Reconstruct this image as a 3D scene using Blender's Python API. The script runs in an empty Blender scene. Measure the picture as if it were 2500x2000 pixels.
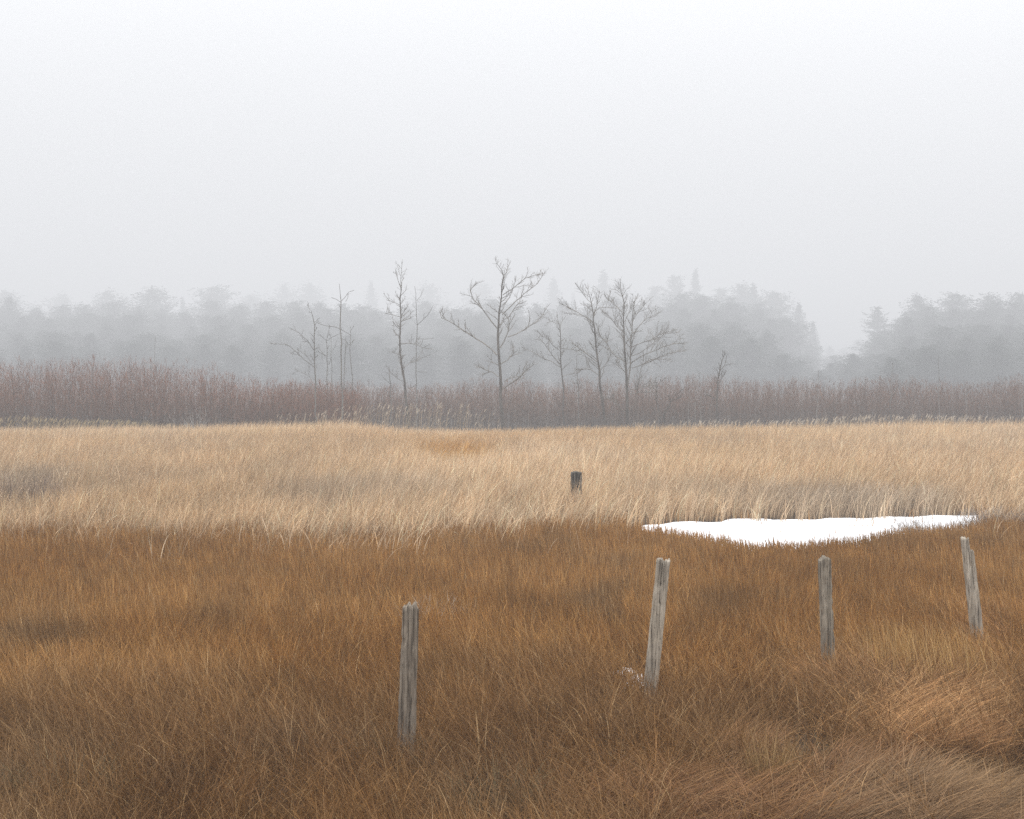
import bpy, math, random
import numpy as np
from mathutils import Vector

random.seed(7)
rng = np.random.default_rng(7)
S = bpy.context.scene
COL = S.collection
R = math.radians

# ------------------------------------------------------------------ camera
CAM_Z = 2.6
FPX = 3434.0                      # focal length in photo pixels (2500 wide)
PITCH = math.atan(38 / FPX)       # horizon at photo row 962
cam_d = bpy.data.cameras.new('camera')
cam_d.sensor_width = 36
cam_d.lens = FPX / 2500 * 36
cam_d.clip_start = 0.1
cam_d.clip_end = 4000
cam = bpy.data.objects.new('camera', cam_d)
COL.objects.link(cam)
cam.location = (0, 0, CAM_Z)
cam.rotation_euler = (math.pi / 2 - PITCH, 0, 0)
S.camera = cam

# ------------------------------------------------------------------ sky, sun, exposure
SUN_EL, SUN_AZ = R(48), R(20)
world = bpy.data.worlds.new('World')
S.world = world
world.use_nodes = True
wn = world.node_tree
wn.nodes.clear()
w_out = wn.nodes.new('ShaderNodeOutputWorld')
w_bg = wn.nodes.new('ShaderNodeBackground')
w_bg.inputs['Strength'].default_value = 0.1
w_sky = wn.nodes.new('ShaderNodeTexSky')
w_sky.sky_type = 'NISHITA'
w_sky.sun_disc = False
w_sky.sun_elevation = SUN_EL
w_sky.sun_rotation = SUN_AZ
w_sky.dust_density = 6
w_hs = wn.nodes.new('ShaderNodeHueSaturation')
w_hs.inputs['Saturation'].default_value = 0.12
wn.links.new(w_sky.outputs['Color'], w_hs.inputs['Color'])
# fog-bound overcast deck: brighter towards the zenith, nothing from below the horizon
w_tc = wn.nodes.new('ShaderNodeTexCoord')
w_sep = wn.nodes.new('ShaderNodeSeparateXYZ')
wn.links.new(w_tc.outputs['Generated'], w_sep.inputs[0])
def w_math(op, a, b=None, c=None):
    n = wn.nodes.new('ShaderNodeMath'); n.operation = op
    for i, v in enumerate((a, b, c)):
        if v is None: continue
        if isinstance(v, (int, float)): n.inputs[i].default_value = v
        else: wn.links.new(v, n.inputs[i])
    return n.outputs[0]
LH, K1, K2 = 9.4, 0.1, 4.2
w_z = w_math('MAXIMUM', w_sep.outputs['Z'], 0.0)
w_l = w_math('MULTIPLY', w_math('MULTIPLY_ADD', w_z, w_math('MULTIPLY_ADD', w_z, K2, K1), 1.0), LH)
w_tint = wn.nodes.new('ShaderNodeVectorMath'); w_tint.operation = 'SCALE'
w_tint.inputs[0].default_value = (0.975, 0.99, 1.018)
wn.links.new(w_l, w_tint.inputs['Scale'])
w_mix = wn.nodes.new('ShaderNodeMixRGB')
w_mix.inputs[0].default_value = 0.92
wn.links.new(w_hs.outputs[0], w_mix.inputs[1])
wn.links.new(w_tint.outputs[0], w_mix.inputs[2])
w_up = wn.nodes.new('ShaderNodeMapRange')
w_up.inputs[1].default_value = -.02; w_up.inputs[2].default_value = 0.0
wn.links.new(w_sep.outputs['Z'], w_up.inputs[0])
w_cut = wn.nodes.new('ShaderNodeVectorMath'); w_cut.operation = 'SCALE'
wn.links.new(w_mix.outputs[0], w_cut.inputs[0]); wn.links.new(w_up.outputs[0], w_cut.inputs['Scale'])
wn.links.new(w_cut.outputs[0], w_bg.inputs['Color'])
wn.links.new(w_bg.outputs[0], w_out.inputs['Surface'])

# the fog hides the sun completely: all light arrives from the overcast sky above

S.view_settings.view_transform = 'Standard'
S.view_settings.look = 'None'
S.view_settings.exposure = 0
S.view_settings.gamma = 1
cy = S.cycles
cy.max_bounces = 6
cy.diffuse_bounces = 2
cy.glossy_bounces = 1
cy.transmission_bounces = 3
cy.volume_bounces = 0
cy.use_denoising = False
cy.use_adaptive_sampling = False
cy.use_light_tree = False

# ------------------------------------------------------------------ helpers
def ground_z(x, y):
    """height of the marsh floor; a low bank swells at the near right"""
    x = np.asarray(x, float); y = np.asarray(y, float)
    t = np.clip((9.6 - y) / 2.6, 0, 1) * np.clip((x + 0.3) / 2.2, 0, 1)
    t = t * t * (3 - 2 * t)
    hill = np.clip((y - 200) / 420, 0, 1)
    hill = 11 * hill * hill * (3 - 2 * hill)
    bump = np.sin(x * 8.1 + 1.3 * np.sin(y * 5)) * np.sin(y * 7.3 + 1.7 * np.sin(x * 4.3) + 1)
    hill = hill + .085 * bump * np.clip((10.2 - y) / 1.0, 0, 1) * np.clip((x - .2) / 1.0, 0, 1)
    yy = y - .16 * np.sin(x * 3.3 + .8) - .05 * np.sin(x * 9)
    trench = np.exp(-(((yy - 9.42) / .27) ** 4)) * np.clip((x - 1.95) / .35, 0, 1)
    pit = np.exp(-(((x - 1.98) / .36) ** 2 + ((y - 9.98) / .3) ** 2) ** 2)
    hill = hill - .30 * trench - .22 * pit
    return hill + 0.16 * t + 0.03 * np.sin(x * 1.7 + 0.6 * y) * np.clip((20 - y) / 10, 0, 1)

def proj(x, y, z):
    """world point -> photo pixel"""
    z = z - CAM_Z
    f = y * math.cos(PITCH) - z * math.sin(PITCH)
    u = y * math.sin(PITCH) + z * math.cos(PITCH)
    return 1250 + FPX * x / f, 1000 - FPX * u / f

def at_d(px, py, d):
    """point that the photo shows at (px, py), d metres ahead"""
    a = (px - 1250) / FPX
    b = -(py - 1000) / FPX
    dy = math.cos(PITCH) + b * math.sin(PITCH)
    dz = -math.sin(PITCH) + b * math.cos(PITCH)
    k = d / dy
    return Vector((a * k, d, CAM_Z + dz * k))

def on_ground(px, py):
    b = -(py - 1000) / FPX
    dy = math.cos(PITCH) + b * math.sin(PITCH)
    dz = -math.sin(PITCH) + b * math.cos(PITCH)
    k = -CAM_Z / dz
    p = Vector(((px - 1250) / FPX * k, dy * k, 0))
    return p

def hash2(ix, iy, seed):
    h = (ix.astype(np.int64) * 374761393 + iy.astype(np.int64) * 668265263 + seed * 974711) & 0x7fffffff
    h = ((h ^ (h >> 13)) * 1274126177) & 0x7fffffff
    return ((h ^ (h >> 16)) & 0xffff) / 65535.0

def vnoise(x, y, seed=0):
    ix = np.floor(x); iy = np.floor(y)
    fx = x - ix; fy = y - iy
    fx = fx * fx * (3 - 2 * fx); fy = fy * fy * (3 - 2 * fy)
    a = hash2(ix, iy, seed); b = hash2(ix + 1, iy, seed)
    c = hash2(ix, iy + 1, seed); d = hash2(ix + 1, iy + 1, seed)
    return (a * (1 - fx) + b * fx) * (1 - fy) + (c * (1 - fx) + d * fx) * fy

def fbm(x, y, seed=0):
    return (vnoise(x, y, seed) * .55 + vnoise(x * 2.1, y * 2.1, seed + 1) * .29 + vnoise(x * 4.3, y * 4.3, seed + 2) * .16)

def lerp_table(tab, x):
    return np.interp(x, [a for a, b in tab], [b for a, b in tab])

def sstep(a, b, x):
    t = np.clip((x - a) / (b - a), 0, 1)
    return t * t * (3 - 2 * t)

def tag(o, label=None, cat=None, group=None, kind=None):
    if label: o['label'] = label
    if cat: o['category'] = cat
    if group: o['group'] = group
    if kind: o['kind'] = kind
    return o

def empty(name, loc):
    o = bpy.data.objects.new(name, None)
    o.empty_display_size = 0.2
    COL.objects.link(o)
    o.location = loc
    return o

ALB = .86                          # common reflectance scale of wood, bark and dry plants

def mesh_np(name, V, F, mat, parent=None, tint=None, smooth=False, loc=None):
    """V (n,3), F (m,k) all faces the same size, tint (n,3) linear colours"""
    V = np.ascontiguousarray(V, np.float32)
    F = np.ascontiguousarray(F, np.int32)
    me = bpy.data.meshes.new(name)
    m, k = F.shape
    me.vertices.add(len(V)); me.vertices.foreach_set('co', V.ravel())
    me.loops.add(m * k); me.loops.foreach_set('vertex_index', F.ravel())
    me.polygons.add(m)
    me.polygons.foreach_set('loop_start', np.arange(0, m * k, k, dtype=np.int32))
    me.polygons.foreach_set('loop_total', np.full(m, k, np.int32))
    if smooth:
        me.polygons.foreach_set('use_smooth', np.ones(m, bool))
    me.update(calc_edges=True)
    if tint is not None:
        a = me.attributes.new('tint', 'FLOAT_COLOR', 'POINT')
        c = np.ones((len(V), 4), np.float32); c[:, :3] = np.asarray(tint) * ALB
        a.data.foreach_set('color', c.ravel())
    me.materials.append(mat)
    o = bpy.data.objects.new(name, me)
    COL.objects.link(o)
    if loc is not None: o.location = loc
    if parent is not None: o.parent = parent
    return o

# ------------------------------------------------------------------ materials
def new_mat(name):
    m = bpy.data.materials.new(name); m.use_nodes = True
    m.node_tree.nodes.clear()
    return m, m.node_tree

def leaf_mat(name, trans=0.25, spec=0.0):
    """dry plant fibre: species colour from the 'tint' attribute, part of the light passes through"""
    m, t = new_mat(name)
    out = t.nodes.new('ShaderNodeOutputMaterial')
    at = t.nodes.new('ShaderNodeAttribute'); at.attribute_name = 'tint'
    d = t.nodes.new('ShaderNodeBsdfDiffuse')
    tr = t.nodes.new('ShaderNodeBsdfTranslucent')
    mx = t.nodes.new('ShaderNodeMixShader'); mx.inputs[0].default_value = trans
    t.links.new(at.outputs['Color'], d.inputs['Color'])
    t.links.new(at.outputs['Color'], tr.inputs['Color'])
    t.links.new(d.outputs[0], mx.inputs[1]); t.links.new(tr.outputs[0], mx.inputs[2])
    last = mx
    if spec:
        g = t.nodes.new('ShaderNodeBsdfGlossy'); g.inputs['Roughness'].default_value = .5
        g.inputs['Color'].default_value = (1, .95, .88, 1)
        m2 = t.nodes.new('ShaderNodeMixShader'); m2.inputs[0].default_value = spec
        t.links.new(mx.outputs[0], m2.inputs[1]); t.links.new(g.outputs[0], m2.inputs[2]); last = m2
    t.links.new(last.outputs[0], out.inputs['Surface'])
    return m

def noise_mat(name, c0, c1, scale, stretch=(1, 1, 1), bump=0.0, lo=.35, hi=.65, rough=.95, detail=6, c2=None, bump_dist=.01):
    m, t = new_mat(name)
    if 'snow' not in name:
        c0 = tuple(v * ALB for v in c0); c1 = tuple(v * ALB for v in c1)
    out = t.nodes.new('ShaderNodeOutputMaterial')
    p = t.nodes.new('ShaderNodeBsdfPrincipled')
    p.inputs['Roughness'].default_value = rough
    p.inputs['Specular IOR Level'].default_value = .15
    tc = t.nodes.new('ShaderNodeTexCoord')
    mp = t.nodes.new('ShaderNodeMapping'); mp.inputs['Scale'].default_value = stretch
    n = t.nodes.new('ShaderNodeTexNoise'); n.inputs['Scale'].default_value = scale
    n.inputs['Detail'].default_value = detail; n.inputs['Roughness'].default_value = .62
    r = t.nodes.new('ShaderNodeValToRGB')
    r.color_ramp.elements[0].position = lo; r.color_ramp.elements[0].color = (*c0, 1)
    r.color_ramp.elements[1].position = hi; r.color_ramp.elements[1].color = (*c1, 1)
    if c2:
        e = r.color_ramp.elements.new((lo + hi) / 2); e.color = (*c2, 1)
    t.links.new(tc.outputs['Object'], mp.inputs[0]); t.links.new(mp.outputs[0], n.inputs['Vector'])
    t.links.new(n.outputs['Fac'], r.inputs[0]); t.links.new(r.outputs[0], p.inputs['Base Color'])
    if bump:
        b = t.nodes.new('ShaderNodeBump'); b.inputs['Strength'].default_value = bump
        b.inputs['Distance'].default_value = bump_dist
        t.links.new(n.outputs['Fac'], b.inputs['Height']); t.links.new(b.outputs[0], p.inputs['Normal'])
    t.links.new(p.outputs[0], out.inputs['Surface'])
    return m

M_GRASS = leaf_mat('dry_grass', .10, .02)
M_REED = leaf_mat('dry_reed', .15, .02)
M_TWIG = leaf_mat('twig_bark', .0)
M_NEEDLE = leaf_mat('pine_needles', .1)
M_SOIL = noise_mat('marsh_soil', (.03, .02, .012), (.08, .052, .03), 3.0, bump=.4)
M_SNOW = noise_mat('snow_crust', (.84, .85, .87), (.9, .9, .9), 1.5, bump=.15, rough=.8)
M_BARK = noise_mat('grey_bark', (.17, .155, .135), (.32, .295, .26), 3.0, (1, 1, .3), bump=.4)
M_BARK_L = noise_mat('light_bark', (.15, .14, .125), (.25, .235, .21), 3.0, (1, 1, .3), bump=.4)
M_BARK_D = noise_mat('dark_bark', (.085, .073, .062), (.18, .16, .14), 3.0, (1, 1, .3), bump=.4)
M_BIRCH = noise_mat('pale_bark', (.2, .18, .16), (.32, .30, .27), 3.0, (1, 1, .6))
M_PINEBARK = noise_mat('pine_bark', (.06, .05, .042), (.14, .115, .095), 2.0, (1, 1, .3))
M_LEAF = noise_mat('dead_leaf', (.2, .11, .075), (.36, .22, .16), 30, rough=.8)

def wood_mat(name, dark, mid, light, lichen):
    """weathered post: long grain streaks, fine dark checks, pale blotches"""
    m, t = new_mat(name)
    out = t.nodes.new('ShaderNodeOutputMaterial')
    p = t.nodes.new('ShaderNodeBsdfPrincipled')
    p.inputs['Roughness'].default_value = .9; p.inputs['Specular IOR Level'].default_value = .15
    tc = t.nodes.new('ShaderNodeTexCoord')
    def noise(scale, st, detail=6):
        mp = t.nodes.new('ShaderNodeMapping'); mp.inputs['Scale'].default_value = st
        n = t.nodes.new('ShaderNodeTexNoise'); n.inputs['Scale'].default_value = scale
        n.inputs['Detail'].default_value = detail; n.inputs['Roughness'].default_value = .6
        t.links.new(tc.outputs['Object'], mp.inputs[0]); t.links.new(mp.outputs[0], n.inputs['Vector'])
        return n
    def ramp(n, stops):
        r = t.nodes.new('ShaderNodeValToRGB')
        while len(r.color_ramp.elements) < len(stops): r.color_ramp.elements.new(.5)
        for e, (pos, c) in zip(r.color_ramp.elements, stops):
            e.position = pos; e.color = (*c, 1)
        t.links.new(n.outputs['Fac'], r.inputs[0]); return r
    grain = noise(60, (1, 1, .035))
    blot = noise(7, (1, 1, .5), 4)
    spots = noise(45, (1, 1, .45), 3)
    dark, mid, light = (tuple(v * ALB for v in c) for c in (dark, mid, light))
    g = ramp(grain, [(.33, dark), (.47, mid), (.68, light)])
    bl = ramp(blot, [(.35, (.72, .70, .68)), (.65, (1.2, 1.17, 1.12))])
    sp = ramp(spots, [(.60, (1, 1, 1)), (.70, lichen)])
    m1 = t.nodes.new('ShaderNodeMixRGB'); m1.blend_type = 'MULTIPLY'; m1.inputs[0].default_value = 1
    m2 = t.nodes.new('ShaderNodeMixRGB'); m2.blend_type = 'MULTIPLY'; m2.inputs[0].default_value = .8
    t.links.new(g.outputs[0], m1.inputs[1]); t.links.new(bl.outputs[0], m1.inputs[2])
    t.links.new(m1.outputs[0], m2.inputs[1]); t.links.new(sp.outputs[0], m2.inputs[2])
    t.links.new(m2.outputs[0], p.inputs['Base Color'])
    b = t.nodes.new('ShaderNodeBump'); b.inputs['Strength'].default_value = .9; b.inputs['Distance'].default_value = .008
    t.links.new(grain.outputs['Fac'], b.inputs['Height']); t.links.new(b.outputs[0], p.inputs['Normal'])
    t.links.new(p.outputs[0], out.inputs['Surface'])
    return m

# ------------------------------------------------------------------ ground
GROUND_R = 1180.0
xs = np.concatenate([-np.geomspace(GROUND_R, 14, 22), np.linspace(-12, -4.2, 32), np.linspace(-4, 5.5, 191), np.linspace(5.7, 12, 26), np.geomspace(14, GROUND_R, 22)])
ys = np.concatenate([np.array([-60., -20, 0]), np.linspace(4, 7, 13), np.linspace(7.05, 11, 80), np.linspace(11.2, 32, 84), np.geomspace(34, GROUND_R, 26)])
gx, gy = np.meshgrid(xs, ys)
gv = np.stack([gx, gy, ground_z(gx, gy)], -1).reshape(-1, 3)
nx = len(xs)
ii, jj = np.meshgrid(np.arange(len(ys) - 1), np.arange(nx - 1), indexing='ij')
q = (ii * nx + jj).ravel()
ground = mesh_np('ground', gv, np.stack([q, q + 1, q + nx + 1, q + nx], 1), M_SOIL, smooth=True)
tag(ground, kind='structure')

# snow-covered ice between the brown grass and the reeds
def snow_sheet(name, pts, z):
    pts = np.array(pts)
    n = len(pts); P = []
    for i in range(n):
        a, b = pts[i], pts[(i + 1) % n]
        L = np.linalg.norm(b - a)
        for k in range(max(2, int(L / .12))):
            t = k / max(2, int(L / .12))
            p = a * (1 - t) + b * t
            j = (fbm(np.array([p[0] * 2.2]), np.array([p[1] * 2.2 + 9]), 31)[0] - .5)
            P.append(p + j * np.array([.25, .5]))
    P = np.array(P); c = P.mean(0)
    V = [np.array([c[0], c[1], z + .03])]
    m = len(P)
    for s, h in ((.55, .03), (.9, .02), (1.0, 0.0)):
        for p in P:
            w = c + (p - c) * s
            V.append(np.array([w[0], w[1], z + h + .012 * math.sin(w[0] * 5 + w[1] * 3)]))
    F = []
    for i in range(m):
        j = (i + 1) % m
        F.append((0, 1 + i, 1 + j, 1 + j))
    tri = np.array([[0, 1 + i, 1 + (i + 1) % m] for i in range(m)])
    quads = np.array([[1 + r * m + i, 1 + (r + 1) * m + i, 1 + (r + 1) * m + (i + 1) % m, 1 + r * m + (i + 1) % m] for r in range(2) for i in range(m)])
    T = np.concatenate([tri, quads[:, [0, 1, 2]], quads[:, [0, 2, 3]]])
    o = mesh_np(name, np.array(V), T, M_SNOW, smooth=True)
    return tag(o, kind='structure')

POND_FAR = [(1560, 1289), (1590, 1283), (1640, 1279), (1700, 1279), (1760, 1276), (1800, 1267), (1880, 1271), (1960, 1271), (2050, 1268), (2140, 1266), (2230, 1263), (2300, 1261), (2392, 1261)]
POND_NEAR = [(2410, 1296), (2240, 1312), (2170, 1330), (2100, 1350), (1950, 1358), (1830, 1352), (1740, 1332), (1640, 1310), (1550, 1302)]
pond_world = [tuple(on_ground(*p).xy) for p in POND_FAR + POND_NEAR]
snow_sheet('snow', pond_world, .02)
SNOW_SPOTS = [(1556, 1672, .17, .26), (1516, 1652, .12, .13), (1535, 1640, .06, .10)]
for px, py, a, b in SNOW_SPOTS:
    c = on_ground(px, py)
    ring = [(c.x + a * math.cos(k * math.tau / 9) * random.uniform(.7, 1.2), c.y + b * math.sin(k * math.tau / 9) * random.uniform(.7, 1.2)) for k in range(9)]
    snow_sheet('snow_patch', ring, float(ground_z(c.x, c.y)) + .012)

# ------------------------------------------------------------------ blades of grass, reeds, twigs
def blades(root, L, az, phi0, phi1, width, nseg, tint, kink=0.0, face=None, taper=1.0, root_w=.7):
    """ribbons that bend from phi0 at the root to phi1 at the tip (angles from vertical) towards az"""
    n = len(root)
    t = (np.arange(nseg) + .5) / nseg
    phi = phi0[:, None] + (phi1 - phi0)[:, None] * t[None] ** 1.4
    azs = az[:, None] + kink * rng.normal(size=(n, nseg)) * .5
    step = (L / nseg)[:, None]
    dx = np.sin(phi) * np.cos(azs) * step
    dy = np.sin(phi) * np.sin(azs) * step
    dz = np.cos(phi) * step
    C = np.zeros((n, nseg + 1, 3), np.float32)
    C[:, 1:, 0] = np.cumsum(dx, 1); C[:, 1:, 1] = np.cumsum(dy, 1); C[:, 1:, 2] = np.cumsum(dz, 1)
    C += root[:, None, :]
    if face is None: face = rng.uniform(0, math.tau, n)
    side = np.stack([np.cos(face), np.sin(face), np.zeros(n)], 1)[:, None, :]
    tt = np.arange(nseg + 1) / nseg
    wprof = np.minimum(root_w + 2.2 * tt, 1) * (1 - taper * tt ** 2.2)
    wprof = np.maximum(wprof, .08)
    W = (width[:, None] * .5 * wprof[None])[:, :, None]
    V = np.empty((n, nseg + 1, 2, 3), np.float32)
    V[:, :, 0] = C - side * W; V[:, :, 1] = C + side * W
    k = 2 * (nseg + 1)
    base = (np.arange(n) * k)[:, None]
    s = np.arange(nseg)[None] * 2
    a = base + s
    F = np.stack([a, a + 1, a + 3, a + 2], -1).reshape(-1, 4)
    T = np.repeat(tint, k, axis=0)
    return V.reshape(-1, 3), F, T, C

def join(parts):
    off = 0; V = []; F = []; T = []
    for v, f, t in parts:
        V.append(v); F.append(f + off); T.append(t); off += len(v)
    return np.concatenate(V), np.concatenate(F), np.concatenate(T)

def palette(n, cols, weights, jitter=.12):
    idx = rng.choice(len(cols), n, p=np.array(weights) / sum(weights))
    c = np.array(cols)[idx]
    return np.clip(c * (1 + jitter * rng.normal(size=(n, 1))), .01, .9)

def scatter(y0, y1, density, margin=1.18):
    """points of the wedge in view (and some way outside it); density(y) per square metre"""
    out = []
    edges = np.geomspace(y0, y1, 40)
    for a, b in zip(edges[:-1], edges[1:]):
        hw = .364 * margin * b + .5
        n = int(2 * hw * (b - a) * density((a + b) / 2))
        out.append(np.stack([rng.uniform(-hw, hw, n), rng.uniform(a, b, n)], 1))
    return np.concatenate(out)

# edge where the brown grass meets the reeds (ground rows in the photo)
EDGE = [(-800, 1330), (0, 1320), (180, 1332), (300, 1326), (600, 1336), (720, 1352), (860, 1358), (960, 1346), (1100, 1328), (1300, 1316), (1450, 1318), (1520, 1312), (1560, 1304),
        (1640, 1311), (1740, 1326), (1830, 1341), (1950, 1346), (2100, 1334), (2170, 1318), (2240, 1306), (2385, 1302), (2450, 1302), (3300, 1302)]
REED_NEAR = [(-800, 1318), (0, 1312), (600, 1326), (900, 1328), (1200, 1314), (1450, 1300), (1540, 1292)] + POND_FAR + [(2420, 1280), (3300, 1280)]

def in_pond(px, py):
    inside = (px > 1545) & (px < 2400)
    return inside & (py > lerp_table(POND_FAR, px) - 1) & (py < lerp_table(EDGE, px) + 4)

# soft features of the near grass, placed where they lie on the marsh: (px, py, rx, ry)
def blob(px, py, cx, cy, rx, ry):
    return np.exp(-(((px - cx) / rx) ** 2 + ((py - cy) / ry) ** 2))

def make_grass():
    P = scatter(7.2, 31, lambda y: 3000 if y < 10 else 3000 * (10 / y) ** 1.25)
    x, y = P[:, 0], P[:, 1]
    z = ground_z(x, y)
    px, py = proj(x, y, z * 0)
    n0 = fbm(x * .35, y * .22, 3)
    n1 = fbm(x * 1.3, y * .8, 5)
    n2 = fbm(x * 4, y * 2.5, 8)
    edge = lerp_table(EDGE, px) + (n2 - .5) * 34 + np.where((px > 1530) & (px < 2390), 0, (n1 - .5) * 34 + rng.normal(0, 14, len(px)))
    edge = edge - np.where((px > 1530) & (px < 2390), 0, rng.exponential(16, len(px)) * (vnoise(x * 1.6, y * 1.2, 63) > .5))
    keep = (py > edge) & (~in_pond(px, py) | (rng.uniform(0, 1, len(px)) < .3))
    keep |= in_pond(px, py) & (rng.uniform(0, 1, len(px)) < .035)
    # sparser fringe over the snow, thin places, hollows
    pondside = sstep(1500, 1600, px) * (1 - sstep(2330, 2430, px))
    thin = pondside * (1 - sstep(0, 30, py - edge)) * .85
    for (sx, sy, a, b) in SNOW_SPOTS:
        thin = np.maximum(thin, .80 * blob(px, py, sx, sy + 8, 42 if sx > 1000 else 14, 30 if sx > 1000 else 20))
    hollow = np.maximum.reduce([1.3 * blob(px, py, 2220, 1985, 190, 95), 1.3 * blob(px, py, 2440, 1985, 140, 85), 1.1 * blob(px, py, 1960, 1850, 95, 75), blob(px, py, 1830, 2040, 150, 80), .7 * blob(px, py, 1230, 2010, 90, 60), .6 * blob(px, py, 700, 2010, 90, 60)])
    hollow = np.maximum.reduce([hollow, sstep(1930, 2040, px) * sstep(1875, 1925, py), .85 * sstep(1540, 1700, px) * sstep(1990, 2040, py)])
    matted = np.maximum.reduce([blob(px, py, 2250, 1790, 170, 75), .9 * blob(px, py, 2330, 2050, 260, 75), .8 * blob(px, py, 1650, 2060, 260, 40)])
    thin = np.maximum(thin, np.minimum(hollow * .95, .98)); thin = np.maximum(thin, matted * .75)
    clump = .55 + .9 * n2 * n1 * 2
    keep &= rng.uniform(0, 1, len(x)) < np.clip(clump, .22, 1) * (1 - thin)
    x, y, z, px, py, n0, n1, n2, edge, pondside = (a[keep] for a in (x, y, z, px, py, n0, n1, n2, edge, pondside))
    n = len(x)
    L = (.29 + .16 * n1 + .10 * (n0 - .5)) * rng.uniform(.55, 1.2, n)
    L *= 1 + .12 * sstep(14, 9, y)
    L *= 1 - .3 * pondside * (1 - sstep(0, 40, py - edge))
    lean = vnoise(x * .6, y * .5, 21) * math.tau * .9 + rng.normal(0, .9, n) + .2
    az = np.where(rng.uniform(0, 1, n) < .25, rng.uniform(0, math.tau, n), lean)
    # tussocks: blades fan out from jittered centres, gaps between them
    cs_ = .42
    cxi = np.floor(x / cs_); cyi = np.floor(y / cs_)
    tx = (cxi + .25 + .5 * hash2(cxi, cyi, 91)) * cs_; ty = (cyi + .25 + .5 * hash2(cxi, cyi, 92)) * cs_
    tr_ = np.hypot(x - tx, y - ty)
    ts = np.clip(sstep(1150, 1900, px) * sstep(1560, 1720, py) + .55 * sstep(1650, 1950, py), 0, 1)
    ts = ts * (.35 + .65 * hash2(cxi, cyi, 93))
    az = np.where(rng.uniform(0, 1, n) < ts * .8, np.arctan2(y - ty, x - tx) + rng.normal(0, .5, n), az)
    near = sstep(18, 9, y)
    phi0 = np.abs(rng.normal(0, .12 + .12 * near, n)) + .10 * near * n1
    phi1 = phi0 + np.abs(rng.normal(.22 + .5 * near, .25 + .4 * near, n))
    phi0 = phi0 + ts * tr_ * 1.7 * rng.uniform(.4, 1.2, n); phi1 = phi1 + ts * tr_ * 2.2
    L *= 1 + ts * (.25 - 1.1 * np.maximum(tr_ - .12, 0))
    bent = rng.uniform(0, 1, n) < .05 + .12 * near
    phi1 = np.where(bent, phi0 + rng.uniform(1.2, 2.6, n), phi1)
    # two stands: warm rust-orange further out, duller brown near, grey-brown patches
    warm = np.clip(.25 + 1.0 * sstep(9.5, 16, y) + (n0 - .5) * 1.1 + .5 * blob(px, py, 650, 1520, 320, 120), 0, 1)
    grey = np.clip((n1 - .60) * 2.2 + .7 * blob(px, py, 160, 1600, 200, 70) + .7 * blob(px, py, 1490, 1540, 80, 80) + .5 * (fbm(x * .5 + 40, y * .4, 14) - .5), 0, 1)
    cw = palette(n, [(.41, .205, .056), (.345, .165, .043), (.50, .28, .092), (.26, .12, .032)], [4, 4, 2, 3], .2)
    cd = palette(n, [(.165, .078, .022), (.125, .056, .015), (.245, .128, .046), (.09, .040, .011)], [4, 4, 2, 3], .2)
    cg = palette(n, [(.20, .12, .055), (.15, .088, .038), (.27, .175, .09)], [3, 3, 1])
    c = cd * (1 - warm[:, None]) + cw * warm[:, None]
    c = c * (1 - grey[:, None]) + cg * grey[:, None]
    c *= (.72 + .56 * hash2(np.floor(x * 9 + n2 * 3), np.floor(y * 5 + n1 * 3), 5))[:, None]
    hi = rng.uniform(0, 1, n) < .06
    c[hi] = palette(hi.sum(), [(.50, .33, .16), (.42, .26, .115)], [1, 1])
    w = .0038 * np.maximum(1, y / 9.5) ** 1.2 * rng.uniform(.6, 1.4, n)
    v, f, t, _ = blades(np.stack([x, y, z - .01], 1), L, az, phi0, phi1, w, 4, c)
    print('grass blades', n)
    o = mesh_np('marsh_grass', v, f, M_GRASS, tint=t)
    tag(o, 'rust brown knee high marsh grass filling the foreground around the weathered posts', 'grass', kind='stuff')

make_grass()

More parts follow.
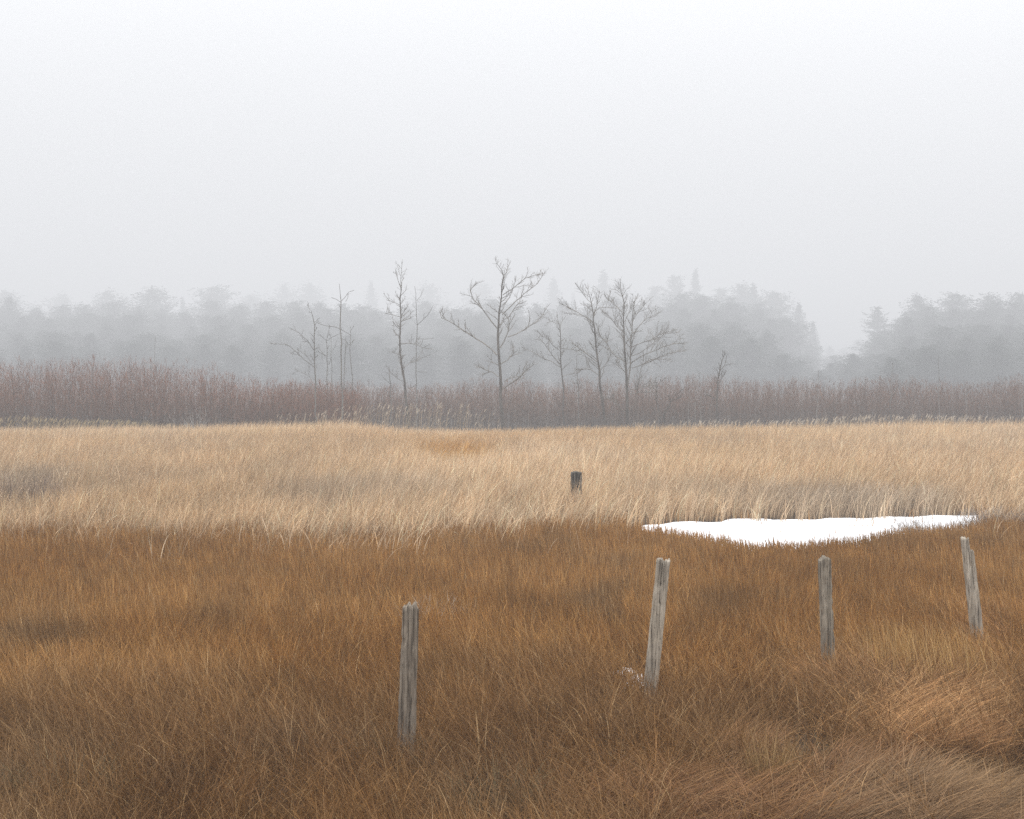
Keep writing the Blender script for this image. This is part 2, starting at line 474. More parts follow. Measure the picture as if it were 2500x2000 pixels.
def make_matted():
    """combed-down straw at the near right and along the bottom edge"""
    parts = []
    spots = [  # px, py, rx, ry, direction, count, colours
        (2250, 1770, 185, 80, 0.25, 6500, [(.46, .28, .13), (.38, .21, .095), (.55, .37, .2)]),
        (2290, 1850, 130, 40, .0, 2600, [(.40, .23, .11), (.33, .19, .09)]),
        (2350, 2010, 200, 50, -.25, 2300, [(.36, .25, .15), (.28, .19, .115), (.44, .32, .2)]),
        (2180, 1990, 160, 45, .45, 1400, [(.34, .23, .14), (.27, .18, .11), (.42, .3, .19)]),
        (2080, 1960, 160, 40, .7, 1100, [(.34, .2, .105), (.28, .16, .08)]),
        (1640, 2020, 280, 50, .2, 4200, [(.34, .19, .095), (.28, .15, .075), (.42, .27, .15)]),
        (2250, 2120, 330, 60, .1, 2600, [(.34, .23, .14), (.27, .18, .11), (.42, .3, .19)]),
        (1760, 2120, 260, 60, .3, 2000, [(.34, .2, .105), (.28, .16, .08)]),
        (1800, 1900, 90, 60, .9, 1200, [(.36, .22, .12), (.3, .17, .08)]),
        (2080, 1690, 130, 45, 2.4, 1500, [(.40, .235, .11), (.34, .19, .085)]),
        (2440, 1560, 100, 70, 2.2, 2600, [(.42, .25, .11), (.36, .2, .09)]),
    ]
    for k_, (cx, cy, rx, ry, dr, n, cols) in enumerate(spots):
        ppx = cx + rng.normal(0, .5, n) * rx; ppy = cy + rng.normal(0, .5, n) * ry
        gap = (ppx > 2030) & (ppy > 1868) & (ppy < 1942) & (rng.uniform(0, 1, n) < .9)
        ppx, ppy = ppx[~gap], ppy[~gap]; n = len(ppx)
        pts = np.array([on_ground(a, b)[:2] for a, b in zip(ppx, ppy)])
        x, y = pts[:, 0], pts[:, 1]
        lock = vnoise(x * 3.2, y * 3.2, int(cx)) * 1.6 - .8
        az = dr + lock + rng.normal(0, .16, n)
        flip = rng.uniform(0, 1, n) < .28
        az = np.where(flip, rng.uniform(0, math.tau, n), az)
        L = rng.uniform(.3, .62, n)
        phi0 = rng.uniform(.5, 1.2, n); phi1 = rng.uniform(1.45, 2.0, n)
        w = rng.uniform(.0028, .0052, n)
        c = palette(n, cols, [1] * len(cols), .3) * (np.array([.95, .82, .66]) if cy < 1880 else np.array([.66, .55, .41]))
        z = ground_z(x, y) + rng.uniform(0, .05, n)
        v, f, t, _ = blades(np.stack([x, y, z], 1), L, az, phi0, phi1, w, 5, c)
        v[:, 2] = np.maximum(v[:, 2], ground_z(v[:, 0], v[:, 1]) + .006 + .02 * rng.uniform(0, 1, len(v)))
        parts.append((v, f, t))
    v, f, t = join(parts)
    o = mesh_np('matted_straw', v, f, M_GRASS, tint=t)
    tag(o, 'combed down straw lying in swirls at the lower right of the marsh grass', 'straw', kind='stuff')

make_matted()

def make_reeds():
    P = scatter(20, 77, lambda y: 330 * (25 / y) ** 1.1, 1.12)
    x, y = P[:, 0], P[:, 1]
    px, py = proj(x, y, 0 * x)
    n0 = fbm(x * .16, y * .09, 41); n1 = fbm(x * .8, y * .5, 43); n2 = fbm(x * 2.5, y * 1.6, 44)
    pond_x = (px > 1530) & (px < 2390)
    near = lerp_table(REED_NEAR, px) + (n2 - .5) * 16 + np.where(pond_x, 0, (n1 - .5) * 60 + rng.normal(0, 15, len(px))) + (hash2(np.floor(x * 6), np.floor(y * 3), 77) > .82) * 9
    near = near + np.where(pond_x, 0, (vnoise(x * 1.1, y * .9, 61) - .5) * 44 + rng.exponential(14, len(px)) * (vnoise(x * 2.2, y * 1.5, 62) > .55))
    keep = (py < near)
    keep &= rng.uniform(0, 1, len(x)) < np.clip(.45 + 1.0 * n1, 0, 1)
    x, y, px, py, n0, n1, n2, near = (a[keep] for a in (x, y, px, py, n0, n1, n2, near))
    n = len(x)
    FAR_TOP = [(-600, 1047), (0, 1044), (250, 1041), (450, 1040), (650, 1034), (850, 1030), (950, 1042), (1100, 1048), (1250, 1047), (1400, 1043), (1700, 1040), (2050, 1036), (2200, 1031), (2600, 1031), (3200, 1031)]
    hfar = CAM_Z - (lerp_table(FAR_TOP, px) - 962) * 76 / FPX
    h = np.interp(y, [24, 34, 60, 76], [.68, .8, .9, 1.0]) * (.72 + .60 * n1)
    k = sstep(50, 74, y)
    h = h * (1 - k) + np.clip(hfar, .35, 1.3) * k
    L = h * rng.uniform(.8, 1.18, n) * 1.12 * (1 - .14 * sstep(34, 26, y))
    lean = 0.05 + (vnoise(x * .12, y * .07, 50) - .5) * 2.0
    az = np.where(rng.uniform(0, 1, n) < .24, rng.uniform(0, math.tau, n), lean + rng.normal(0, .7, n))
    phi0 = np.abs(rng.normal(.06, .12, n)); phi1 = phi0 + np.abs(rng.normal(.75, .45, n))
    bent = rng.uniform(0, 1, n) < np.where(y < 34, .13, .22)
    phi1 = np.where(bent, phi0 + rng.uniform(1.4, 2.5, n), phi1)
    base = palette(n, [(.76, .52, .30), (.66, .43, .235), (.86, .64, .41), (.54, .34, .18)], [4, 3, 3, 2], .18)
    gold = palette(n, [(.74, .49, .25), (.82, .58, .33), (.62, .38, .18)], [3, 3, 2], .18)
    grey = palette(n, [(.44, .335, .235), (.36, .275, .19), (.55, .43, .31)], [3, 3, 2])
    rust = palette(n, [(.66, .37, .11), (.58, .31, .08)], [1, 1])
    fg = np.clip(sstep(38, 62, y) * .55 + (n0 - .5) * 1.2, 0, 1)[:, None]
    c = base * (1 - fg) + gold * fg
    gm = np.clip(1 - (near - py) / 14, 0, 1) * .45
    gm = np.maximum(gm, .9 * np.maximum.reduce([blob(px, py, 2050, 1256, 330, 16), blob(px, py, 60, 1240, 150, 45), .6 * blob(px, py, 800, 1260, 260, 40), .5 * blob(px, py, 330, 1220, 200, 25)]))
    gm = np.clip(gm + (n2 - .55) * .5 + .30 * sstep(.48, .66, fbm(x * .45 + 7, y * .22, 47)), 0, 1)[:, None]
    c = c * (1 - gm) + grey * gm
    om = np.clip(np.maximum(1.4 * blob(px, py, 1105, 1138, 95, 24), .6 * blob(px, py, 1200, 1100, 280, 9)), 0, 1)
    c = c * (1 - om[:, None]) + rust * om[:, None]
    L *= 1 - .34 * blob(px, py, 1105, 1148, 95, 30)
    c *= (.70 + .54 * hash2(np.floor(x * 5 + n2 * 3), np.floor(y * 2 + n1 * 3), 6))[:, None]
    hi = rng.uniform(0, 1, n) < .10
    c[hi] = palette(hi.sum(), [(.86, .68, .47), (.80, .58, .38)], [1, 1])
    w = .0105 * np.maximum(1, y / 27) ** 1.05 * rng.uniform(.6, 1.4, n)
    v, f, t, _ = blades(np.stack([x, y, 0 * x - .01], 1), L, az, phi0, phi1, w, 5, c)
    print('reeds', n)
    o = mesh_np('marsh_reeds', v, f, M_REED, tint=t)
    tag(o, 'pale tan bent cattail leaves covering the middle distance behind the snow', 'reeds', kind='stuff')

make_reeds()

def plumes(pts, hts, w, col_stem, col_plume):
    """upright stems, each with a drooping seed plume"""
    n = len(pts)
    az = rng.normal(.1, .6, n)
    p0 = np.abs(rng.normal(.03, .04, n)); p1 = p0 + np.abs(rng.normal(.10, .08, n))
    v, f, t, C = blades(pts, hts, az, p0, p1, np.full(n, w), 4, palette(n, col_stem, [1] * len(col_stem)), taper=.5)
    parts = [(v, f, t)]
    tip = C[:, -1]
    for k in range(3):
        a2 = az + rng.normal(0, .5, n)
        q0 = rng.uniform(.1, .5, n); q1 = rng.uniform(.6, 1.6, n)
        v, f, t, _ = blades(tip - np.array([0, 0, .06]), rng.uniform(.2, .36, n), a2, q0, q1, np.full(n, w * 1.5), 3, palette(n, col_plume, [1] * len(col_plume)))
        parts.append((v, f, t))
    # narrow dry leaves off the stems
    for k in range(2):
        i = rng.integers(1, 4, n)
        r = C[np.arange(n), i]
        v, f, t, _ = blades(r, rng.uniform(.25, .5, n), rng.uniform(0, math.tau, n), rng.uniform(.3, .8, n), rng.uniform(1.0, 2.0, n), np.full(n, w * .9), 3, palette(n, col_stem, [1] * len(col_stem)))
        parts.append((v, f, t))
    return join(parts)

def make_tall_reeds():
    def band(pxs, d0, d1, top_tab, n, sd):
        px = pxs[0] + (pxs[1] - pxs[0]) * rng.beta(1.6, 1.4, n)
        d = rng.uniform(d0, d1, n)
        x = (px - 1250) / FPX * d
        top = lerp_table(top_tab, px) + np.abs(rng.normal(0, sd, n))
        h = CAM_Z - (top - 962) * d / FPX
        return np.stack([x, d, 0 * d], 1), np.clip(h, .5, 3)
    cs = [(.52, .40, .25), (.45, .33, .20), (.58, .45, .29)]
    cp = [(.62, .53, .41), (.55, .45, .33)]
    p, h = band((620, 1235), 73, 78, [(620, 1022), (740, 1010), (850, 990), (950, 985), (1100, 983), (1215, 1012)], 190, 24)
    v, f, t = plumes(p, h, .015, cs, cp)
    o = mesh_np('tall_reeds', v, f, M_REED, tint=t)
    tag(o, 'stand of tall pale plumed reeds left of the biggest bare tree', 'reeds', kind='stuff')
    p, h = band((1500, 2560), 74, 78, [(1500, 1032), (1900, 1030), (2080, 1018), (2200, 1016), (2560, 1022)], 420, 9)
    v, f, t = plumes(p, h, .015, cs, cp)
    o = mesh_np('tall_reeds', v, f, M_REED, tint=t)
    tag(o, 'thin fringe of plumed reeds along the far right edge of the tan marsh', 'reeds', kind='stuff')
    p, h = band((-80, 460), 76, 80, [(-80, 1022), (60, 1020), (140, 1026), (300, 1030), (460, 1042)], 330, 8)
    v, f, t = plumes(p, h, .016, [(.46, .34, .16), (.4, .28, .13)], [(.5, .38, .2)])
    o = mesh_np('tall_reeds', v, f, M_REED, tint=t)
    tag(o, 'golden tufted reeds at the far left under the red brown thicket', 'reeds', kind='stuff')

make_tall_reeds()

# ------------------------------------------------------------------ thicket of red-brown brush behind the marsh
def make_thicket(px0, px1, d0, d1, top_tab, per_m2, label, red):
    w0 = (px0 - 1250) / FPX * d1; w1 = (px1 - 1250) / FPX * d1
    n = int((w1 - w0) * (d1 - d0) * per_m2)
    x = rng.uniform(w0, w1, n); y = rng.uniform(d0, d1, n)
    px, py = proj(x, y, 0 * x)
    top = lerp_table(top_tab, px)
    shrub = fbm(x * .35, y * .3, 71)
    h = CAM_Z + (962 - top) * y / FPX
    h = h * (.84 + .32 * shrub) * (1 - .62 * rng.beta(1.0, 1.25, n)) * (.86 + .14 * sstep(d0, d0 + 4, y))
    az = rng.uniform(0, math.tau, n)
    p0 = np.abs(rng.normal(0, .12, n)); p1 = p0 + rng.normal(0, .16, n)
    cs = palette(n, [(.12, .082, .055), (.15, .108, .078), (.09, .06, .042)], [3, 2, 2])
    pale = rng.uniform(0, 1, n) < .03
    cs[pale] = palette(pale.sum(), [(.25, .21, .17)], [1])
    root = np.stack([x, y, 0 * x], 1)
    v, f, t, C = blades(root, h * .97, az, p0, p1, rng.uniform(.010, .024, n), 5, cs, kink=.9, taper=.75, root_w=1)
    parts = [(v, f, t)]
    for k in range(13):
        i = rng.integers(1, 6, n) if k < 5 else rng.integers(2, 6, n)
        fr = i / 5.0
        r = C[np.arange(n), i] + np.array([0, 0, -.1])
        Lt = np.minimum(h * rng.uniform(.16, .34, n), (h - r[:, 2] + .15) * rng.uniform(.7, 1.05, n))
        Lt = np.clip(Lt, .25, 1.1)
        q0 = rng.uniform(.15, 1.0, n); q1 = q0 * rng.uniform(.2, .9, n)
        m = red * fr[:, None]
        ct = palette(n, [(.14, .09, .05), (.16, .105, .062)], [1, 1]) * (1 - m) + palette(n, [(.30, .125, .075), (.25, .10, .058), (.33, .165, .10)], [2, 2, 1]) * m
        v, f, t, _ = blades(r, Lt, rng.uniform(0, math.tau, n), q0, q1, rng.uniform(.008, .015, n), 2, ct, taper=.6, root_w=1)
        parts.append((v, f, t))
    v, f, t = join(parts)
    o = mesh_np('brush_thicket', v, f, M_TWIG, tint=t)
    tag(o, label, 'thicket', kind='stuff')

TOP_L = [(-400, 880), (0, 880), (150, 880), (350, 882), (480, 888), (560, 903), (650, 918), (760, 926), (900, 942), (1000, 950)]
TOP_R = [(600, 935), (760, 925), (900, 938), (1040, 930), (1130, 930), (1250, 922), (1500, 925), (1640, 915), (1720, 914), (1850, 922), (1950, 918), (2050, 928), (2140, 915), (2250, 922), (2380, 924), (2500, 914), (3000, 912)]
make_thicket(-280, 900, 79.5, 88, TOP_L, 15, 'dense red brown leafless brush rising highest at the left edge of the marsh', .9)
make_thicket(700, 2780, 97, 110, TOP_R, 10, 'leafless grey maroon brush lining the marsh behind the bare trees', .6)

# ------------------------------------------------------------------ bare trees
class Tubes:
    def __init__(s): s.V = []; s.F = []; s.n = 0
    def add(s, pts, radii, sides=6):
        pts = [Vector(p) for p in pts]
        m = len(pts)
        ref = Vector((.3, 1, .2)).normalized()
        for i, p in enumerate(pts):
            d = (pts[min(i + 1, m - 1)] - pts[max(i - 1, 0)]).normalized()
            u = d.cross(ref)
            if u.length < .05: u = d.cross(Vector((1, 0, 0)))
            u.normalize(); w = d.cross(u)
            for k in range(sides):
                a = math.tau * k / sides
                s.V.append(p + (u * math.cos(a) + w * math.sin(a)) * radii[i])
        for i in range(m - 1):
            for k in range(sides):
                k2 = (k + 1) % sides
                s.F.append((s.n + i * sides + k, s.n + i * sides + k2, s.n + (i + 1) * sides + k2, s.n + (i + 1) * sides + k))
        s.n += m * sides
    def build(s, name, mat, parent):
        if not s.V: return None
        base = Vector(parent.location)
        V = np.array([(v - base)[:] for v in s.V])
        return mesh_np(name, V, np.array(s.F), mat, parent, smooth=True)

def refine(pts, radii, wob, rnd, step):
    """resample a traced line and let it wander a little"""
    P = []; Q = []
    for i in range(len(pts) - 1):
        a, b = pts[i], pts[i + 1]
        n = max(1, int((b - a).length / step))
        for k in range(n):
            t = k / n
            P.append(a.lerp(b, t)); Q.append(radii[i] * (1 - t) + radii[i + 1] * t)
    P.append(pts[-1].copy()); Q.append(radii[-1])
    for i in range(1, len(P) - 1):
        P[i] = P[i] + Vector((rnd.gauss(0, wob), rnd.gauss(0, wob), rnd.gauss(0, wob * .5)))
    return P, Q

def sprout(tb, path, rads, rnd, every, length, level, up=.35, start=.25):
    """side twigs along a limb, each with its own finer twigs"""
    tot = 0; nxt = every * rnd.uniform(.3, 1)
    L = sum((path[i + 1] - path[i]).length for i in range(len(path) - 1))
    for i in range(len(path) - 1):
        a, b = path[i], path[i + 1]
        sl = (b - a).length
        while nxt < tot + sl:
            t = (nxt - tot) / max(sl, 1e-6)
            fr = nxt / L
            nxt += every * rnd.uniform(.5, 1.5)
            if fr < start: continue
            p = a.lerp(b, t); d = (b - a).normalized()
            rv = Vector((rnd.gauss(0, 1), rnd.gauss(0, 1), rnd.gauss(0, .7)))
            rv = (rv - d * rv.dot(d)).normalized()
            td = (d * rnd.uniform(.5, 1.0) + rv * rnd.uniform(.6, 1.1) + Vector((0, 0, up))).normalized()
            ln = length * (1.15 - .65 * fr) * rnd.uniform(.45, 1.2)
            r0 = min(rads[i] * .6, .020 if level > 1 else .012)
            r0 = max(r0, .008)
            pts = [p]; cur = td.copy()
            ns = 4 if level > 1 else 3
            for k in range(ns):
                cur = (cur + Vector((rnd.gauss(0, .18), rnd.gauss(0, .18), rnd.gauss(.05, .15)))).normalized()
                pts.append(pts[-1] + cur * ln / ns)
            rr = [r0 * (1 - .6 * k / ns) for k in range(ns + 1)]
            tb.add(pts, rr, 4 if level > 1 else 3)
            if level > 1:
                sprout(tb, pts, rr, rnd, ln * .10 + .03, ln * .5, level - 1, up, .12)
        tot += sl
    if level > 1 and len(path) > 3:
        d = (path[-1] - path[-2]).normalized()
        for k in range(3):
            td = (d + Vector((rnd.gauss(0, .5), rnd.gauss(0, .5), rnd.gauss(.1, .4)))).normalized()
            ln = length * rnd.uniform(.15, .35)
            pts = [path[-1] - d * .02, path[-1] + td * ln * .5, path[-1] + (td + Vector((0, 0, .2))).normalized() * ln]
            tb.add(pts, [.011, .009, .006], 3)

def bare_tree(label, d, off, trunk, limbs, twig=(.35, .8, 2), mat=None, seed=1, group=None, name='bare_tree', extra_crown=None, sc=3.45, trunk_twigs=True):
    """trunk / limbs: lists of (u, v, width in crop pixels) traced on an enlarged crop of the photo"""
    rnd = random.Random(seed)
    mat = mat or M_BARK
    ox, oy = off
    def cv(poly, amp, y0=0.0):
        pts = []; rad = []
        n = len(poly)
        sgn = rnd.choice((-1, 1)) * rnd.uniform(.5, 1) * amp
        for i, (u, v, w) in enumerate(poly):
            t = i / max(1, n - 1)
            dd = d + y0 + sgn * t
            pts.append(at_d(ox + u / sc, oy + v / sc, dd))
            rad.append(.84 * w / sc * d / FPX / 2)
        return pts, rad
    tp, tr = cv(trunk, .3)
    base = tp[0].copy(); base.z = 0
    if tp[0].z > .05:
        tp = [base - Vector((0, 0, .1))] + tp; tr = [tr[0] * 1.25] + tr
    root = empty(name, base)
    tag(root, label, 'tree', group)
    tb = Tubes()
    P, Q = refine(tp, tr, .03, rnd, .5)
    tb.add(P, Q, 8)
    tb.build('trunk', M_BARK_D if mat is M_BARK else mat, root)
    for lb in limbs:
        lt = Tubes()
        ln_px = abs(lb[-1][0] - lb[0][0])
        lp, lr = cv(lb, min(2.2, .25 + ln_px / sc * d / FPX * .55))
        lr = [max(r, .013) for r in lr]
        P2, Q2 = refine(lp, lr, .035, rnd, .3)
        lt.add(P2, Q2, 6)
        if twig: sprout(lt, P2, Q2, rnd, twig[0], twig[1], twig[2], .35, .3)
        lt.build('limb', mat, root)
    if twig and trunk_twigs:
        ct = Tubes()
        sprout(ct, P, Q, rnd, twig[0] * 1.3, twig[1] * 1.25, twig[2], .25, .45 if extra_crown is None else extra_crown)
        ct.build('crown', mat, root)
    return root

G = 'leafless trees standing in front of the fogged pines'
# the big tree in the middle (traced on the crop whose corner is 1000,600)
bare_tree('biggest bare tree with wide forked limbs standing in front of the brush near the middle', 75.5, (1000, 600),
    [(785, 1560, 40), (778, 1430, 37), (770, 1290, 34), (765, 1180, 31), (757, 1040, 28), (752, 900, 26), (747, 760, 24), (752, 650, 20), (760, 560, 16), (768, 440, 13), (776, 330, 10), (786, 260, 7), (770, 200, 5), (732, 148, 4)],
    [[(735, 920, 14), (680, 870, 13), (610, 810, 12), (520, 760, 10), (430, 700, 9), (340, 640, 7), (270, 600, 6), (256, 565, 4)],
     [(745, 705, 12), (690, 640, 11), (640, 570, 10), (590, 500, 9), (545, 455, 8), (510, 380, 6), (550, 325, 4)],
     [(764, 860, 13), (800, 800, 11), (828, 735, 10), (832, 660, 9), (826, 610, 8), (786, 565, 6)],
     [(826, 770, 10), (900, 745, 9), (980, 700, 8), (1060, 650, 7), (1100, 600, 5), (1140, 545, 3)],
     [(780, 580, 10), (850, 510, 9), (930, 440, 8), (1010, 375, 7), (1080, 310, 5), (1120, 250, 4)],
     [(786, 415, 9), (860, 365, 8), (920, 320, 7), (980, 270, 6), (1050, 245, 5), (1110, 240, 3)],
     [(790, 500, 8), (840, 440, 7), (865, 380, 5), (890, 300, 4)],
     [(832, 610, 7), (870, 550, 6), (910, 500, 5), (950, 480, 3)],
     [(776, 330, 7), (800, 240, 6), (832, 172, 4)],
     [(770, 995, 10), (820, 960, 9), (870, 910, 8), (880, 862, 5)],
     [(745, 1005, 8), (705, 980, 7), (683, 935, 5)],
     [(748, 1105, 10), (700, 1075, 9), (640, 1050, 8), (585, 1020, 6)],
     [(785, 1205, 12), (860, 1150, 11), (930, 1105, 10), (985, 1050, 8), (1045, 1002, 5)],
     [(795, 1145, 8), (850, 1115, 7), (920, 1100, 6)]],
    twig=(.17, 1.0, 2), seed=11, group=G, extra_crown=.55)

o2 = (650, 600)
bare_tree('bare tree leftmost of the group with long branches reaching left', 78.5, o2,
    [(422, 1490, 15), (414, 1250, 14), (408, 1000, 13), (407, 850, 11), (404, 680, 9), (395, 600, 7), (385, 555, 5), (350, 515, 3)],
    [[(405, 1025, 8), (330, 970, 7), (250, 890, 6), (190, 845, 5), (110, 830, 4), (50, 825, 3)],
     [(407, 890, 7), (370, 830, 6), (310, 765, 5), (220, 705, 3)],
     [(395, 1000, 6), (340, 930, 5), (270, 880, 3)],
     [(412, 905, 6), (450, 870, 5), (500, 940, 3)],
     [(404, 690, 5), (425, 655, 4), (440, 635, 3)],
     [(408, 1130, 5), (340, 1090, 4), (260, 1050, 3)]], twig=(.3, .75, 2), mat=M_BARK_L, seed=12, group=G, extra_crown=.5)
bare_tree('straight slender bare tree with a small forked top and one branch stretching left', 78.5, o2,
    [(645, 1480, 15), (636, 1250, 14), (628, 1000, 13), (626, 800, 12), (630, 600, 11), (633, 470, 9), (622, 410, 6), (615, 320, 3)],
    [[(626, 700, 6), (570, 680, 6), (500, 678, 5), (440, 655, 3)],
     [(636, 462, 6), (670, 440, 5), (700, 395, 4), (740, 376, 3)],
     [(632, 480, 5), (600, 455, 4), (550, 437, 3)],
     [(630, 705, 5), (680, 730, 4), (720, 760, 3)],
     [(668, 470, 4), (680, 440, 3), (690, 400, 3)],
     [(628, 780, 4), (660, 800, 3), (690, 830, 3)]], twig=(.8, .4, 1), mat=M_BARK_L, seed=13, group=G, extra_crown=.6)
bare_tree('thin young bare tree between the leftmost tree and the straight slender one', 86, o2,
    [(516, 1460, 10), (514, 1200, 9), (510, 950, 8), (511, 800, 6), (530, 700, 3)],
    [[(512, 800, 4), (550, 770, 4), (600, 750, 3)], [(510, 930, 4), (470, 905, 3), (445, 900, 3)], [(512, 800, 4), (480, 780, 3), (455, 750, 3)]],
    twig=(.4, .6, 2), mat=M_BARK_L, seed=14, group=G)
bare_tree('faint pole thin bare tree just left of the straight slender tree', 92, o2,
    [(560, 1450, 8), (557, 1130, 7), (546, 980, 6), (552, 850, 4), (545, 740, 3)], [[(550, 900, 3), (580, 850, 3), (590, 800, 3)]], twig=(.5, .45, 1), mat=M_BARK_L, seed=15, group=G)
bare_tree('bent dead pole tree close to the right side of the straight slender tree', 84, o2,
    [(650, 1460, 9), (655, 1150, 8), (664, 1000, 8), (668, 850, 7), (672, 760, 3)],
    [[(660, 1080, 5), (676, 1060, 5), (672, 1030, 4)], [(670, 850, 4), (705, 830, 4), (740, 790, 3)]], twig=None, mat=M_BARK_L, seed=16, group=G)
bare_tree('thin bare tree with a small forked tip right of the straight slender tree', 88, o2,
    [(720, 1450, 9), (718, 1120, 9), (714, 950, 8), (710, 800, 6), (712, 680, 3)],
    [[(712, 840, 4), (730, 815, 4), (742, 788, 3)], [(712, 720, 3), (725, 695, 3), (738, 680, 3)]], twig=(.8, .3, 1), mat=M_BARK_L, seed=17, group=G)
bare_tree('tall leaning bare tree with short bristly side twigs and a two pronged tip', 78, o2,
    [(1195, 1500, 28), (1178, 1290, 25), (1160, 1150, 23), (1145, 1020, 21), (1135, 900, 19), (1130, 780, 16), (1130, 600, 13), (1130, 450, 11), (1131, 370, 9), (1138, 280, 5), (1143, 160, 3)],
    [[(1130, 350, 6), (1108, 280, 5), (1090, 210, 3)],
     [(1132, 830, 8), (1190, 822, 7), (1250, 830, 6), (1310, 855, 5), (1365, 868, 3)],
     [(1128, 600, 5), (1080, 580, 4), (1000, 570, 3)], [(1128, 500, 5), (1070, 480, 4), (1010, 455, 3)],
     [(1130, 710, 6), (1095, 680, 5), (1070, 645, 3)], [(1132, 600, 5), (1155, 560, 4), (1172, 530, 3)],
     [(1132, 780, 5), (1100, 750, 4), (1070, 720, 3)], [(1150, 1030, 5), (1220, 985, 4), (1290, 960, 3)],
     [(1134, 640, 4), (1170, 625, 3), (1220, 610, 3)], [(1140, 920, 4), (1090, 900, 3), (1060, 890, 3)],
     [(1160, 1150, 5), (1110, 1120, 4), (1040, 1060, 3)], [(1170, 1180, 5), (1210, 1210, 4), (1240, 1180, 3)]],
    twig=(.15, .8, 2), seed=18, group=G, extra_crown=.35)
bare_tree('pale thin bare tree with two upright forks right of the bristly leaning tree', 96, o2,
    [(1270, 1480, 10), (1266, 1150, 10), (1264, 950, 9), (1267, 780, 8), (1268, 660, 7), (1265, 470, 5), (1250, 340, 3)],
    [[(1272, 670, 6), (1320, 620, 5), (1360, 580, 4), (1402, 510, 3)], [(1267, 465, 4), (1300, 420, 4), (1325, 365, 3)],
     [(1325, 615, 4), (1330, 570, 3)], [(1266, 960, 5), (1330, 940, 4), (1390, 915, 3)], [(1266, 1060, 4), (1310, 1062, 4), (1355, 1065, 3)], [(1264, 780, 4), (1330, 790, 4), (1410, 780, 3)]],
    twig=(.6, .5, 1), mat=M_BARK_L, seed=19, group=G, extra_crown=.5)
bare_tree('short broken snag poking out of the brush beside the bristly leaning tree', 83, o2,
    [(1050, 1480, 9), (1045, 1180, 9), (1040, 1100, 7), (1035, 1010, 4)], [[(1044, 1165, 4), (1000, 1125, 3), (970, 1090, 3)]], twig=(.6, .3, 1), mat=M_BARK_L, seed=20, group=G, trunk_twigs=False)
bare_tree('short dark dead stem standing among the plumed reeds', 72.5, o2,
    [(1086, 1530, 10), (1083, 1480, 9), (1080, 1420, 7), (1086, 1350, 3)], [[(1081, 1420, 4), (1074, 1380, 3)]], twig=None, mat=M_BARK_D, seed=21, name='dead_tree')

o4 = (1250, 600)
bare_tree('slight bare tree with curling branches just right of the biggest bare tree', 84, o4,
    [(440, 1500, 18), (434, 1370, 17), (430, 1200, 15), (420, 1040, 13), (412, 960, 11), (405, 880, 10), (408, 780, 8), (402, 700, 7), (385, 660, 5), (380, 600, 3)],
    [[(415, 1028, 8), (340, 985, 7), (250, 940, 6), (170, 890, 4), (110, 870, 3)],
     [(410, 1000, 8), (350, 930, 7), (300, 870, 6), (275, 830, 5), (220, 770, 3)],
     [(400, 880, 7), (350, 840, 6), (300, 780, 5), (225, 730, 3)],
     [(410, 865, 6), (480, 872, 5), (560, 885, 3)],
     [(404, 700, 5), (415, 660, 4), (425, 625, 3)], [(386, 660, 4), (340, 640, 3), (290, 650, 3)],
     [(428, 1100, 5), (500, 1080, 4), (560, 1070, 3)]], twig=(.17, .9, 2), seed=22, group=G, extra_crown=.55)
bare_tree('small broken topped bare tree between two larger ones right of the middle', 87, o4,
    [(562, 1480, 9), (560, 1280, 9), (559, 1160, 8), (550, 1050, 7), (544, 935, 4)],
    [[(556, 1160, 5), (520, 1155, 4), (490, 1140, 3)], [(560, 1165, 5), (620, 1145, 4), (680, 1165, 3)], [(550, 1050, 4), (600, 1040, 3)]],
    twig=(.35, .6, 2), mat=M_BARK_L, seed=23, group=G)
bare_tree('tall leaning bare tree with rising branches beside the bushy many stemmed one', 78, o4,
    [(780, 1540, 30), (770, 1420, 27), (755, 1280, 25), (745, 1170, 24), (735, 1050, 21), (722, 950, 19), (712, 860, 17), (697, 740, 15), (688, 640, 12), (685, 560, 10), (672, 480, 7), (640, 370, 3)],
    [[(720, 980, 9), (660, 935, 8), (600, 890, 7), (545, 848, 4)],
     [(725, 1085, 9), (670, 1050, 8), (620, 1040, 6), (575, 1050, 3)],
     [(690, 660, 8), (640, 610, 7), (560, 565, 6), (490, 530, 5), (420, 495, 3)],
     [(688, 590, 7), (715, 510, 6), (730, 440, 5), (735, 400, 3)],
     [(690, 560, 6), (740, 522, 5), (800, 520, 4), (870, 525, 3)],
     [(676, 490, 6), (640, 450, 5), (590, 400, 4), (565, 360, 3)],
     [(694, 700, 5), (650, 650, 5), (625, 600, 4), (640, 520, 3)],
     [(712, 870, 6), (690, 850, 5), (672, 830, 3)], [(735, 1060, 5), (790, 1010, 4), (830, 920, 3)],
     [(745, 1170, 5), (790, 1190, 4), (800, 1280, 3)], [(715, 860, 4), (740, 830, 3), (770, 790, 3)]],
    twig=(.16, 1.05, 2), seed=24, group=G, extra_crown=.4)
